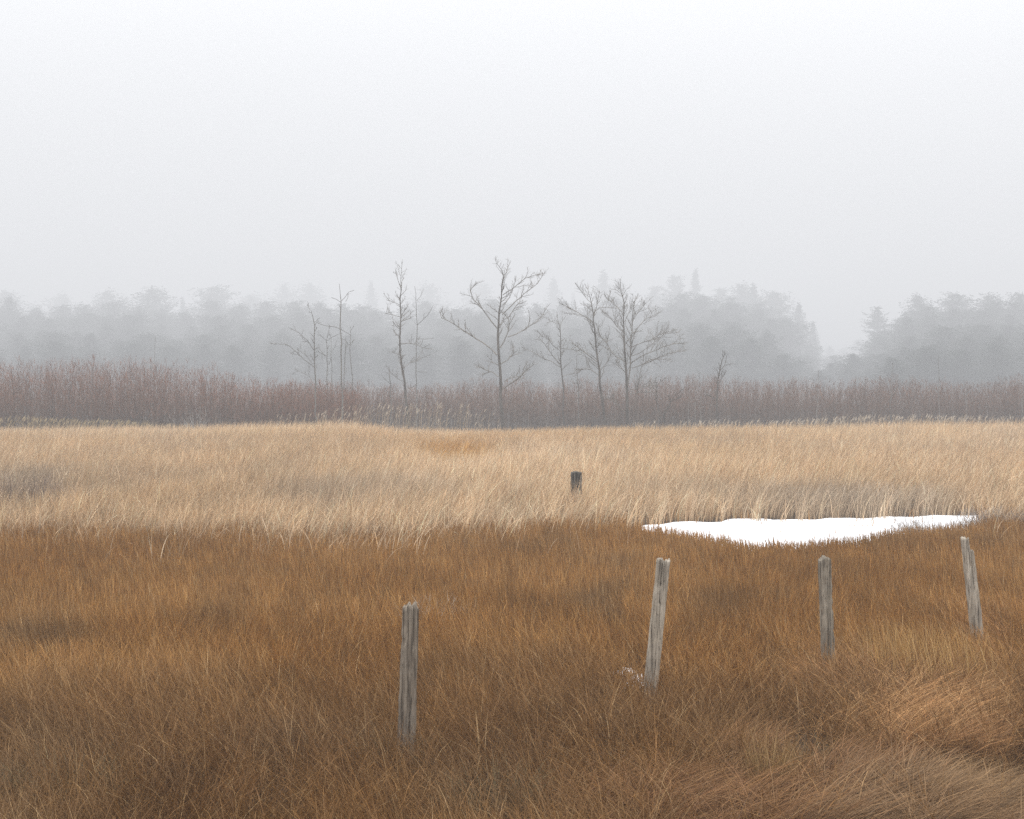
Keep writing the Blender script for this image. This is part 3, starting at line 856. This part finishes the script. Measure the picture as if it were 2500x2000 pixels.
bare_tree('broad bushy many stemmed bare tree with branches sweeping right', 78, o4,
    [(975, 1540, 34), (970, 1420, 30), (970, 1250, 28), (965, 1120, 25), (958, 980, 20), (952, 850, 17), (945, 720, 14), (942, 600, 11), (940, 480, 8), (910, 360, 3)],
    [[(975, 1180, 15), (995, 1050, 14), (998, 920, 13), (1005, 790, 11), (1012, 670, 9), (1016, 560, 6), (1030, 490, 3)],
     [(935, 965, 9), (880, 930, 9), (830, 875, 8), (780, 800, 7), (735, 740, 5), (730, 680, 3)],
     [(948, 740, 7), (890, 680, 7), (850, 620, 6), (795, 575, 3)],
     [(942, 580, 7), (900, 530, 6), (850, 480, 5), (790, 430, 3)],
     [(1000, 990, 9), (1080, 935, 8), (1170, 900, 7), (1270, 850, 6), (1370, 830, 5), (1440, 825, 3)],
     [(1000, 860, 8), (1080, 820, 7), (1160, 800, 6), (1250, 750, 5), (1340, 720, 3)],
     [(1010, 1030, 8), (1100, 1000, 7), (1180, 960, 6), (1310, 955, 3)],
     [(1010, 740, 7), (1070, 680, 6), (1130, 620, 5), (1230, 570, 3)],
     [(1014, 640, 6), (1060, 570, 5), (1090, 520, 4), (1120, 490, 3)],
     [(950, 640, 6), (990, 570, 5), (1020, 500, 4), (1050, 440, 3)],
     [(1000, 930, 7), (1090, 900, 6), (1200, 810, 5), (1290, 740, 4), (1400, 730, 3)],
     [(985, 1230, 8), (1060, 1200, 7), (1130, 1185, 5), (1200, 1175, 3)],
     [(985, 1245, 7), (1080, 1235, 6), (1160, 1232, 4), (1220, 1240, 3)],
     [(965, 1410, 7), (900, 1350, 6), (850, 1310, 4), (790, 1280, 3)],
     [(985, 1410, 6), (1030, 1330, 6), (1060, 1180, 5), (1090, 1040, 4), (1110, 930, 3)],
     [(960, 1080, 7), (930, 1050, 6), (905, 1010, 5), (885, 985, 3)],
     [(1105, 1000, 5), (1200, 960, 5), (1300, 910, 4), (1435, 890, 3)],
     [(942, 480, 5), (930, 420, 4), (960, 370, 3)]],
    twig=(.14, 1.15, 2), seed=25, group=G, extra_crown=.45)
bare_tree('low forked dark bare tree with a leaning broken limb at the marsh edge', 77, o4,
    [(1280, 1540, 20), (1276, 1480, 18), (1280, 1430, 16), (1310, 1370, 14), (1335, 1320, 11), (1370, 1270, 8), (1430, 1220, 4)],
    [[(1252, 1490, 13), (1240, 1440, 12), (1225, 1370, 10), (1215, 1300, 9), (1218, 1220, 7), (1216, 1160, 4)],
     [(1338, 1320, 7), (1330, 1290, 6), (1310, 1260, 4)], [(1340, 1310, 7), (1400, 1285, 6), (1425, 1265, 3)], [(1217, 1210, 5), (1250, 1160, 4), (1300, 1110, 3)]],
    twig=(.25, .6, 2), mat=M_BARK_D, seed=26, group=G)
bare_tree('slim dark bare tree standing alone in front of the brush right of the bushy one', 78, (1600, 600),
    [(357, 1060, 13), (357, 960, 12), (360, 880, 11), (368, 790, 9), (378, 730, 8), (392, 680, 6), (406, 630, 3)],
    [[(380, 730, 5), (400, 700, 4), (415, 660, 3)], [(366, 810, 4), (395, 770, 4), (415, 735, 3)], [(360, 900, 4), (330, 880, 3), (300, 870, 3)], [(370, 790, 4), (350, 760, 3)]],
    twig=(.2, .6, 2), mat=M_BARK_D, seed=27, group=G, sc=2.396)

# pale sapling trunks in the brush
def sapling(label, px, top, d, w, lean, seed):
    bare_tree(label, d, (px, 0), [(lean * -1, 1065, w * .8), (lean * -.3, (1065 + top) / 2, w * .7), (lean * .5, top, w * .3)], [], twig=(.7, .7, 1), mat=M_BIRCH, seed=seed, name='birch_sapling', group='pale saplings in the brush', sc=1.0)
for i, (lab, px, top, d, w, lean) in enumerate([
    ('leftmost of three thin pale saplings right of the low forked tree', 1681, 930, 80, 2.2, 1),
    ('thin pale sapling in the red brush, middle of three right of the low forked tree', 1697, 920, 80, 2.6, 1),
    ('rightmost of three thin pale saplings, nearest the slim dark tree', 1710, 918, 80, 2.4, -1),
    ('pale sapling in the brush under the gap in the pine skyline', 1996, 900, 82, 2.6, 3),
    ('pale sapling in the brush at the far right under the dense pines', 2362, 940, 80, 2.4, 2),
    ('pale trunk cut off by the right edge of the photo above the reeds', 2497, 960, 79, 3.0, 2),
    ('pale thin trunk rising above the brush before the right hand pines', 2292, 870, 96, 2.6, 1),
    ('crooked pale trunk above the brush below the pines right of the gap', 2177, 885, 100, 3.6, 6),
    ('pale thin trunk above the highest red brush at the left', 378, 820, 100, 2.6, 2),
    ('pale stem in front of the red brush above the antler shaped dead shrub', 490, 960, 78.5, 2.0, 0)]):
    sapling(lab, px, top, d, w, lean, 60 + i)

# ------------------------------------------------------------------ pines dissolving in the fog
def pine_mesh(seed, H, spread, shape):
    r = np.random.default_rng(seed)
    tb_pts = [Vector((0, 0, H * t)) + Vector((r.normal() * .12, r.normal() * .12, 0)) * (t > 0) for t in np.linspace(0, 1, 9)]
    tb_rad = [.32 * (1 - .9 * t) + .02 for t in np.linspace(0, 1, 9)]
    tb = Tubes(); tb.add(tb_pts, tb_rad, 7)
    C = []; S_ = []; Az = []
    zc = H * .12
    while zc < H * .992:
        t = zc / H
        if shape == 'round': rad = spread * min(1, max(0, 1 - t) / .38) ** .55 * (.8 + .4 * r.uniform())
        elif shape == 'cone': rad = spread * min(1, max(0, 1 - t) / .7) ** .7
        else: rad = spread * min(1, max(0, 1 - t) / .35) ** .5 * r.choice([.5, .8, 1.1])
        rad *= r.uniform(.7, 1.2) * (1 if t > .25 else .6 + 1.6 * t)
        nb = r.integers(4, 7)
        a0 = r.uniform(0, math.tau)
        for k in range(nb):
            a = a0 + math.tau * k / nb + r.normal(0, .25)
            R_ = rad * r.uniform(.5, 1.2)
            rise = r.uniform(-.05, .8) if shape != 'cone' else r.uniform(-.15, .3)
            m = max(6, int(R_ * 5.5))
            s = (np.arange(m) + r.uniform(0, 1, m)) / m
            s = .12 + .88 * s
            lat = r.normal(0, .2 + .22 * s * R_ ** .5, m)
            bx = np.cos(a) * s * R_ - np.sin(a) * lat
            by = np.sin(a) * s * R_ + np.cos(a) * lat
            bz = zc + rise * s * R_ + r.normal(0, .3 if shape == 'open' else .62, m) + .12 * s ** 2
            C.append(np.stack([bx, by, bz], 1)); S_.append(np.full(m, .30) * r.uniform(.75, 1.3, m)); Az.append(np.full(m, a))
        zc += r.uniform(.38, .7)
    C = np.concatenate(C); S_ = np.concatenate(S_)
    # each clump: a brush of narrow needle blades
    n = len(C); K = 7
    root = np.repeat(C, K, 0)
    az = r.uniform(0, math.tau, n * K)
    ph = r.uniform(.5, 1.7, n * K)
    L = np.repeat(S_, K) * r.uniform(.9, 1.7, n * K)
    d = np.stack([np.sin(ph) * np.cos(az), np.sin(ph) * np.sin(az), np.cos(ph)], 1)
    side = np.cross(d, r.normal(size=(n * K, 3))); side /= np.linalg.norm(side, axis=1)[:, None] + 1e-6
    w = (L * .13)[:, None]
    V = np.stack([root - side * w * .6, root + side * w * .6, root + d * L[:, None] + side * w, root + d * L[:, None] - side * w], 1).reshape(-1, 3)
    F = np.arange(n * K * 4).reshape(-1, 4)
    tc = np.array([(.045, .06, .04), (.06, .075, .05), (.035, .05, .033)])[r.integers(0, 3, n)]
    T = np.repeat(np.repeat(tc, K, 0), 4, 0)
    return tb, V, F, T

PINES = {}
def pine_d(px, d):
    return d * float(np.interp(px, [1850, 2150], [1.74, 1.7]))
def pine(label, px, top, d, kind, spread_scale=1.0, group=None):
    d = pine_d(px, d) * (1.0 if group else 1.32)
    p = at_d(px, top, d)
    gz = float(ground_z(p.x, d))
    H = p.z - gz
    if kind not in PINES:
        h0, sp, shape, seed = {'round': (30, 6.2, 'round', 1), 'broad': (30, 7.6, 'round', 2), 'cone': (30, 6.0, 'cone', 3), 'spire': (30, 3.6, 'cone', 4), 'layered': (30, 6.0, 'open', 5), 'ragged': (30, 5.2, 'round', 6)}[kind]
        tb, V, F, T = pine_mesh(seed, h0, sp, shape)
        root = empty('pine_tree', (0, 0, 0))
        tk = tb.build('trunk', M_PINEBARK, root)
        cr = mesh_np('crown', V, F, M_NEEDLE, root, tint=T)
        PINES[kind] = [root, h0, tk, cr, False]
    e = PINES[kind]
    if not e[4]:
        root = e[0]; e[4] = True
    else:
        root = e[0].copy(); COL.objects.link(root)
        for ch in (e[2], e[3]):
            c = ch.copy(); COL.objects.link(c); c.parent = root
    s = H / e[1]
    root.location = (p.x, d, gz - .3)
    sx = (s + .15) * spread_scale * (1.0 if kind in ('spire', 'cone') else 1.2)
    root.scale = (sx * random.uniform(.92, 1.1), sx * random.uniform(.92, 1.1), s)
    root.rotation_euler = (0, 0, random.uniform(0, math.tau))
    tag(root, label, 'tree', group or 'pines in the fog behind the brush')
    return root

SKY_PINES = [
    ('fog grey pine at the left edge with a flat faint top', 20, 713, 330, 'broad', 1.1),
    ('faint low pine second from the left edge', 150, 722, 380, 'round', 1.0),
    ('rounded grey pine left of the darkest rounded pine on the left skyline', 262, 712, 310, 'round', 1.0),
    ('darkest rounded pine with a ragged crown on the left skyline', 372, 705, 270, 'broad', 1.1),
    ('small pale pine tip rising from the notch in the left skyline', 446, 728, 330, 'spire', .8),
    ('broad fogged pine right of the notch in the left skyline', 525, 700, 300, 'broad', 1.15),
    ('low faint pine between the broad one and the two pale ones above the red brush', 615, 722, 380, 'round', 1.1),
    ('pale pine behind and left of the leftmost bare tree', 694, 698, 400, 'ragged', 1.0),
    ('pale rounded pine above the leftmost bare tree', 756, 696, 390, 'round', 1.05),
    ('pale cone shaped pine between the straight slender tree and the bristly leaning one', 906, 691, 400, 'cone', 1.0),
    ('pale domed pine behind the thin tree with two upright forks', 1046, 697, 400, 'round', 1.1),
    ('low pale pine behind the left limbs of the biggest bare tree', 1178, 697, 420, 'round', .95),
    ('pale bushy topped pine just right of the biggest bare tree crown', 1352, 684, 390, 'cone', 1.1),
    ('faint little pine tip between the biggest bare tree and the tall pale pine', 1400, 720, 430, 'spire', .9),
    ('tall pale pine behind the leaning bare tree with rising branches', 1474, 667, 360, 'cone', 1.2),
    ('shoulder high pale pine on the right flank of the tall one behind the bare trees', 1512, 692, 370, 'ragged', .9),
    ('layered pale pine above the broad bushy bare tree', 1598, 702, 340, 'layered', .9),
    ('layered taller pine directly left of the narrow spire', 1648, 676, 330, 'layered', .95),
    ('narrow spired pine standing highest on the skyline right of the middle', 1698, 661, 330, 'spire', 1.05),
    ('grey pine with a flat layered crown right of the narrow spire', 1760, 706, 320, 'layered', 1.1),
    ('two humped fog grey pine right of the flat layered crown', 1812, 696, 300, 'round', 1.0),
    ('grey pine with a small pointed top before the skyline drops to the gap', 1840, 697, 290, 'cone', 1.0),
    ('fog grey pine on the slope of the skyline down to the gap', 1892, 713, 280, 'broad', .95),
    ('fogged pine with long drooping side boughs on the left rim of the gap', 1950, 742, 260, 'cone', 1.15),
    ('lower drooping pine at the foot of the left rim of the gap', 1985, 788, 258, 'cone', 1.1),
    ('grey pine with layered boughs on the right rim of the gap', 2142, 750, 235, 'layered', .9),
    ('tall rounded pine second from the right rim of the gap', 2240, 722, 225, 'round', .95),
    ('wide dark grey pine in the middle of the right hand wood', 2335, 717, 215, 'broad', 1.0),
    ('dark grey pine with a level top next to the right edge', 2415, 720, 215, 'broad', .95),
    ('dark grey pine cut by the right edge of the photo', 2492, 716, 210, 'broad', 1.0),
]
for a in SKY_PINES: pine(*a)
SKYLINE = [(-300, 720), (0, 718), (215, 728), (380, 712), (440, 742), (525, 708), (620, 728), (720, 708), (840, 728), (906, 712), (965, 738), (1046, 712), (1110, 728), (1180, 710), (1290, 728), (1352, 706), (1420, 730),
           (1474, 700), (1560, 728), (1648, 704), (1800, 704), (1880, 716), (1950, 752), (1990, 800), (2020, 858), (2090, 865), (2115, 800), (2142, 766), (2240, 734), (2340, 726), (2500, 724), (2900, 722)]
FILL = 'fog faded pine standing among others in the wood behind the thicket'
for row in range(6):
    f = row / 5
    px = -190.0 + 17 * row
    while px < 2700:
        d = (300 - 125 * f) * random.uniform(.97, 1.03)
        top = float(np.max(lerp_table(SKYLINE, np.array([px - 30, px, px + 30])))) + 8 + 95 * f + random.uniform(0, 22)
        if px > 2080: d *= .85
        top = min(top, random.uniform(862, 905))
        pine(FILL, px, top, d, random.choice(['round', 'broad', 'ragged', 'layered', 'broad']), random.uniform(.95, 1.3), 'fog faded pines filling the wood')
        px += random.uniform(60, 96) * (.75 + .4 * f)
for i, (lab, px, top, d) in enumerate([
    ('pale distant tree at the left of the bottom of the gap', 2026, 846, 400), ('pale distant tree in the middle of the bottom of the gap', 2060, 850, 430), ('pale distant tree at the right of the bottom of the gap', 2096, 830, 390)]):
    pine(lab, px, top, d, random.choice(['round', 'cone', 'ragged']), 1.1)

# ------------------------------------------------------------------ weathered fence posts
def post(label, d, top, base, w_top, w_base, top_fn, cracks, mat, seed, depth=1.0, rot=.0, name='fence_post', knots=(), ridge=.05):
    """square, weather-grooved post traced between a top and a base pixel; top_fn(s) = drop of the top edge in metres, s across the face -1..1"""
    rnd = np.random.default_rng(seed)
    pt = at_d(top[0], top[1], d); pb = at_d(base[0], base[1], d)
    pb.z = 0
    gz = float(ground_z(pb.x, pb.y))
    root_loc = Vector((pb.x, pb.y, gz))
    axis = pt - pb
    N = 64; M = 56
    # rounded square cross-section
    a = np.linspace(0, math.tau, N, endpoint=False)
    ca, sa = np.cos(a), np.sin(a)
    k = (np.abs(ca) ** 5 + np.abs(sa) ** 5) ** (-1 / 5)
    sx, sy = ca * k, sa * k
    per = a / math.tau * N
    groove = np.zeros(N)
    for q in range(4):
        f = rnd.integers(5, 19); groove += np.sin(a * f + rnd.uniform(0, 6.28)) / 4
    fine = rnd.normal(0, 1, N) * .6
    V = []
    for j in range(M):
        t = j / (M - 1)
        zz = -.35 / axis.length + t * (1 + .35 / axis.length)
        w = (w_base + (w_top - w_base) * max(0, zz)) / 2
        g = groove * .6 + fine
        drift = .12 * math.sin(zz * 5 + seed) + .08 * math.sin(zz * 13 + seed * 2)
        r = 1 - ridge * g - .03 * rnd.normal(0, .5, N)
        edge = .045 * np.sin(zz * 31 + sx * 2 + seed) * (rnd.uniform(0, 1) < .9)
        r = r + edge * .5
        for (s0, z0, z1, dep, wd) in cracks:
            if z0 <= zz <= z1:
                fade = min(1, (zz - z0) / .06, (z1 - zz) / .03 + .4)
                ss = s0 + .05 * math.sin(zz * 17)
                r = r - dep * fade * np.exp(-((sx - ss) / wd) ** 2) * (sy < -.3)
        for (s0, z0, dep, rr) in knots:
            r = r - dep * np.exp(-((sx - s0) / .25) ** 2 - ((zz - z0) / rr) ** 2) * (sy < 0.5)
        X = sx * r * w; Y = sy * r * w * depth
        cr, sr = math.cos(rot), math.sin(rot)
        X, Y = X * cr - Y * sr, X * sr + Y * cr
        c = axis * zz
        drop = np.zeros(N)
        if t > .5:
            td = np.array([top_fn(s) for s in sx]) + .003 * rnd.normal(0, 1, N)
            # scale heights of the upper half so the last ring carries the broken outline
            u = (t - .5) / .5
            drop = td * u
        V.append(np.stack([c.x + X, c.y + Y, c.z - drop], 1))
    V = np.concatenate(V)
    # worn end grain: two inner rings and a centre
    last = V[-N:]
    ctr = last.mean(0)
    for s, dz in ((.82, .004), (.45, -.006)):
        ring = last * s + ctr * (1 - s)
        ring[:, 2] = last[:, 2] + dz + rnd.normal(0, .004, N)
        V = np.concatenate([V, ring])
    V = np.concatenate([V, [[ctr[0], ctr[1], np.median(last[:, 2]) - .008]]])
    F = []
    for j in range(M - 1 + 2):
        for i in range(N):
            i2 = (i + 1) % N
            F.append((j * N + i, j * N + i2, (j + 1) * N + i2)); F.append((j * N + i, (j + 1) * N + i2, (j + 1) * N + i))
    b = (M + 1) * N
    for i in range(N): F.append((b + i, b + (i + 1) % N, (M + 2) * N))
    o = mesh_np(name, V, np.array(F), mat, loc=root_loc)
    return tag(o, label, 'post', 'old fence posts')

W1 = wood_mat('weathered_wood_dark', (.055, .044, .035), (.24, .20, .16), (.38, .33, .27), (.62, .62, .62))
W2 = wood_mat('weathered_wood_silver', (.095, .078, .062), (.40, .35, .285), (.58, .52, .44), (.35, .35, .34))
W3 = wood_mat('weathered_wood_mossy', (.06, .05, .04), (.26, .225, .18), (.41, .365, .30), (.5, .5, .45))
W4 = wood_mat('weathered_wood_pale', (.08, .064, .05), (.38, .335, .275), (.58, .525, .45), (.4, .39, .36))
W5 = wood_mat('wet_black_wood', (.02, .017, .014), (.075, .065, .055), (.33, .30, .26), (.5, .5, .5))
post('nearest grey fence post with a long crack down its right side', 9.7, (1003, 1463), (990, 1882), .104, .122,
     lambda s: .012 + .012 * math.sin(s * 7) + (.018 if s < -.75 else 0) + (.02 if s > .85 else 0), [(.38, -.1, .45, .5, .07), (.5, .72, 1.05, .55, .09), (-.35, .8, 1.05, .2, .06), (-.05, .1, .6, .12, .05), (.1, .6, 1.0, .15, .05)], W1, 3, rot=.06,
     knots=((-.8, .80, .25, .02), (.95, .52, .12, .05)))
post('silvery grey fence post leaning right beside a scrap of snow', 11.35, (1620, 1371), (1582, 1748), .106, .113,
     lambda s: .0 if s < -.3 else .022 + .012 * math.sin(s * 11), [(-.55, .8, 1.05, .3, .09), (-.15, .82, 1.05, .5, .10), (.25, .84, 1.05, .3, .10), (.45, -.1, .35, .45, .08), (.2, .3, .75, .12, .05)], W2, 5, rot=-.10,
     knots=((-.6, .64, .12, .03), (.6, .52, .12, .05), (-.9, .86, .1, .02)))
post('dull grey fence post with rounded top and chipped right edge', 12.75, (2013, 1360), (2025, 1662), .099, .107,
     lambda s: .045 * max(0, abs(s) - .45) ** 1.2 + (.012 if s < -.3 else 0), [(-.3, .0, .7, .2, .06), (.1, -.1, .4, .2, .06), (.55, .5, .9, .3, .08)], W3, 8, rot=.12,
     knots=((-.5, .80, .15, .03), (1.0, .7, .2, .02), (1.0, .60, .22, .025), (.95, .40, .12, .03), (-1.0, .55, .12, .02)))
post('split topped pale fence post leaning left, farthest of the row', 14.1, (2361, 1310), (2390, 1595), .112, .110,
     lambda s: .006 + .008 * math.sin(s * 9) if s < .12 else .118 + .05 * max(0, s - .6), [(.15, .55, 1.0, .6, .10), (-.35, .7, 1.05, .35, .08), (-.2, .3, .8, .2, .06), (.5, .1, .7, .15, .05)], W4, 13, rot=.05)
post('black stubby post standing alone in the tan reeds', 29.2, (1407, 1151), (1407, 1268), .215, .22,
     lambda s: .012 * abs(s) * 2, [(-.08, .55, 1.05, .5, .13), (-.75, .4, 1.05, .3, .1), (.7, .5, 1.05, .3, .15)], W5, 17, rot=.02, ridge=.07)

# ------------------------------------------------------------------ single tufts, shrubs, dead leaves
def tuft(name, label, cat, px, py, rad, n, Lr, cols, p0, p1, w, az_bias=None, group=None, mat=None, twigs=False, nseg=5):
    c = on_ground(px, py)
    gz = float(ground_z(c.x, c.y))
    a = rng.uniform(0, math.tau, n); r = rad * np.sqrt(rng.uniform(0, 1, n))
    root = np.stack([r * np.cos(a), r * np.sin(a) * .8, 0 * r - .01], 1)
    az = a + rng.normal(0, .5, n)
    if az_bias is not None: az = az_bias + rng.normal(0, .55, n)
    phi0 = rng.uniform(*p0, n); phi1 = phi0 + rng.uniform(*p1, n)
    L = rng.uniform(*Lr, n)
    col = palette(n, cols, [1] * len(cols), .15)
    v, f, t, C = blades(root, L, az, phi0, phi1, w * rng.uniform(.6, 1.3, n), nseg, col, kink=.5 if twigs else 0)
    parts = [(v, f, t)]
    if twigs:
        for k in range(4):
            i = rng.integers(1, nseg, n)
            v, f, t, _ = blades(C[np.arange(n), i], L * rng.uniform(.2, .45, n), rng.uniform(0, math.tau, n), rng.uniform(.3, 1.2, n), rng.uniform(.2, 1.0, n), w * .6 * np.ones(n), 2, col)
            parts.append((v, f, t))
    v, f, t = join(parts)
    o = mesh_np(name, v, f, mat or M_GRASS, tint=t, loc=(c.x, c.y, gz))
    return tag(o, label, cat, group)

OL = [(.14, .112, .055), (.10, .078, .038), (.19, .148, .075)]
GO = [(.50, .30, .10), (.43, .24, .075), (.56, .36, .15)]
TG = 'single grass clumps in the foreground'
tuft('grass_clump', 'golden clump of upright grass behind the combed straw swirl', 'grass clump', 2270, 1690, .6, 260, (.4, .68), GO, (.0, .3), (.1, .6), .0050, 1.9, TG)
tuft('grass_clump', 'smaller golden clump left of the golden upright grass', 'grass clump', 2215, 1660, .4, 130, (.35, .6), GO, (.0, .25), (.1, .6), .0045, 2.2, TG)
tuft('grass_clump', 'olive grey clump of broken grass in the dark hollow left of the straw swirl', 'grass clump', 1960, 1868, .3, 420, (.3, .55), OL, (.1, .7), (.5, 1.6), .0055, None, TG)
tuft('grass_clump', 'pale straw clump standing low at the bottom right of the middle', 'grass clump', 1880, 1985, .11, 210, (.28, .5), [(.46, .31, .14), (.38, .245, .10), (.32, .195, .075)], (.0, .22), (.1, .5), .0045, None, TG)
tuft('grass_clump', 'dark olive tangled clump below the combed straw swirl', 'grass clump', 2110, 1915, .35, 620, (.22, .46), OL, (.1, .9), (.4, 1.8), .0055, None, TG)
tuft('grass_clump', 'grey green tangled clump over the dark hole at the lower right', 'grass clump', 2245, 1925, .22, 360, (.25, .5), OL, (.2, .9), (.5, 1.6), .0058, None, TG)
tuft('grass_clump', 'large olive brown clump at the lower right corner', 'grass clump', 2420, 1930, .34, 800, (.3, .55), [(.19, .135, .065), (.14, .10, .045), (.25, .17, .08)], (.05, .7), (.4, 1.5), .0055, None, TG)
tuft('grass_clump', 'olive clump of curling grass at the bottom left', 'grass clump', 150, 1985, .28, 420, (.25, .48), OL, (.1, .6), (.4, 1.6), .0052, None, TG)
tuft('grass_clump', 'olive wisps beside the left foot of the nearest post', 'grass clump', 935, 1880, .2, 260, (.25, .42), OL, (.1, .6), (.5, 1.6), .0050, None, TG)
tuft('grass_clump', 'olive grey clump at the bottom edge left of the middle', 'grass clump', 1215, 1995, .25, 340, (.25, .46), OL, (.1, .6), (.5, 1.7), .0052, None, TG)
GR = [(.34, .29, .25), (.27, .225, .195), (.42, .37, .32)]
SG = 'grey dead shrubs in the marsh'
tuft('dead_shrub', 'grey twiggy dead shrub at the right tip of the snow', 'shrub', 2285, 1318, .7, 420, (.3, .55), GR, (.1, 1.1), (.0, .6), .009, None, SG, M_TWIG, True)
tuft('dead_shrub', 'grey twiggy dead shrub against the right edge of the photo', 'shrub', 2465, 1300, .8, 420, (.35, .6), GR, (.1, 1.1), (.0, .6), .009, None, SG, M_TWIG, True)
tuft('dead_shrub', 'dark brownish dead shrub in the reeds at the left edge', 'shrub', 35, 1262, .8, 330, (.65, 1.0), [(.25, .19, .155), (.2, .15, .12)], (.0, .9), (.0, .5), .010, None, SG, M_TWIG, True)
tuft('dead_shrub', 'small pale dead weed behind the nearest post', 'shrub', 1058, 1545, .22, 60, (.25, .5), [(.5, .44, .37), (.42, .35, .28)], (.1, 1.0), (.0, .6), .006, None, SG, M_TWIG, True)
tuft('dead_shrub', 'pale antler shaped dead shrub at the far left before the red brush', 'shrub', 488, 1080, .5, 40, (1.0, 1.9), [(.4, .38, .35), (.33, .31, .28)], (.1, .9), (-.4, .2), .03, None, SG, M_TWIG, True)
tuft('reed_stub', 'broken reed stubs lying on the snow near its right end', 'reeds', 2113, 1292, .3, 60, (.12, .42), [(.55, .42, .29), (.45, .33, .22)], (.0, 1.5), (.0, .4), .010, None)

def dead_leaf(label, px, py, size, seed):
    r = random.Random(seed)
    c = on_ground(px, py)
    n = 18
    V = [(0, 0, 0)]
    for i in range(n):
        a = math.tau * i / n
        lob = .72 + .28 * math.cos(a * 5) if i % 1 == 0 else 1
        x = math.cos(a) * size * lob; y = math.sin(a) * size * .55 * lob
        z = .35 * abs(y) + .5 * x * x / size * r.uniform(.5, 1.2) + r.uniform(0, .006)
        V.append((x, y, z))
    V = np.array(V)
    F = np.array([[0, 1 + i, 1 + (i + 1) % n] for i in range(n)])
    o = mesh_np('dead_leaf', V, F, M_LEAF, loc=(c.x, c.y, float(ground_z(c.x, c.y)) + .10))
    o.rotation_euler = (r.uniform(.3, .9), r.uniform(-.5, .5), r.uniform(0, 6.28))
    tag(o, label, 'leaf', 'dead leaves caught in the straw')
for i, (lab, px, py, s) in enumerate([
    ('pinkish dead leaf below the olive tangle at the lower right', 2120, 1935, .06), ('pinkish dead leaf at the left of the dark hole', 2195, 1945, .06),
    ('curled brown leaf inside the dark hole', 2255, 1955, .055), ('brown leaf in the middle of the combed straw at the bottom right', 2272, 1990, .06),
    ('brown leaf below the corner clump', 2395, 1985, .06), ('tan leaf standing on edge below the corner clump', 2448, 1978, .06), ('leaf at the lower right corner of the photo', 2480, 2010, .065)]):
    dead_leaf(lab, px, py, s, 90 + i)

# ------------------------------------------------------------------ fog
def make_haze():
    m, t = new_mat('fog')
    out = t.nodes.new('ShaderNodeOutputMaterial')
    v = t.nodes.new('ShaderNodeVolumePrincipled')
    v.inputs['Color'].default_value = (.985, .985, .99, 1)
    v.inputs['Density'].default_value = .0029
    v.inputs['Anisotropy'].default_value = .0
    m.cycles.volume_sampling = 'DISTANCE'
    t.links.new(v.outputs[0], out.inputs['Volume'])
    x, y0, y1, z0, z1 = 1190, -70, 1190, -1.4, 80
    V = np.array([(sx, sy, sz) for sz in (z0, z1) for sx, sy in ((-x, y0), (x, y0), (x, y1), (-x, y1))])
    F = np.array([(3, 2, 1, 0), (4, 5, 6, 7), (0, 1, 5, 4), (1, 2, 6, 5), (2, 3, 7, 6), (3, 0, 4, 7)])
    o = mesh_np('haze', V, F, m)
    tag(o, 'even pale fog over the whole marsh', 'fog', kind='stuff')
make_haze()
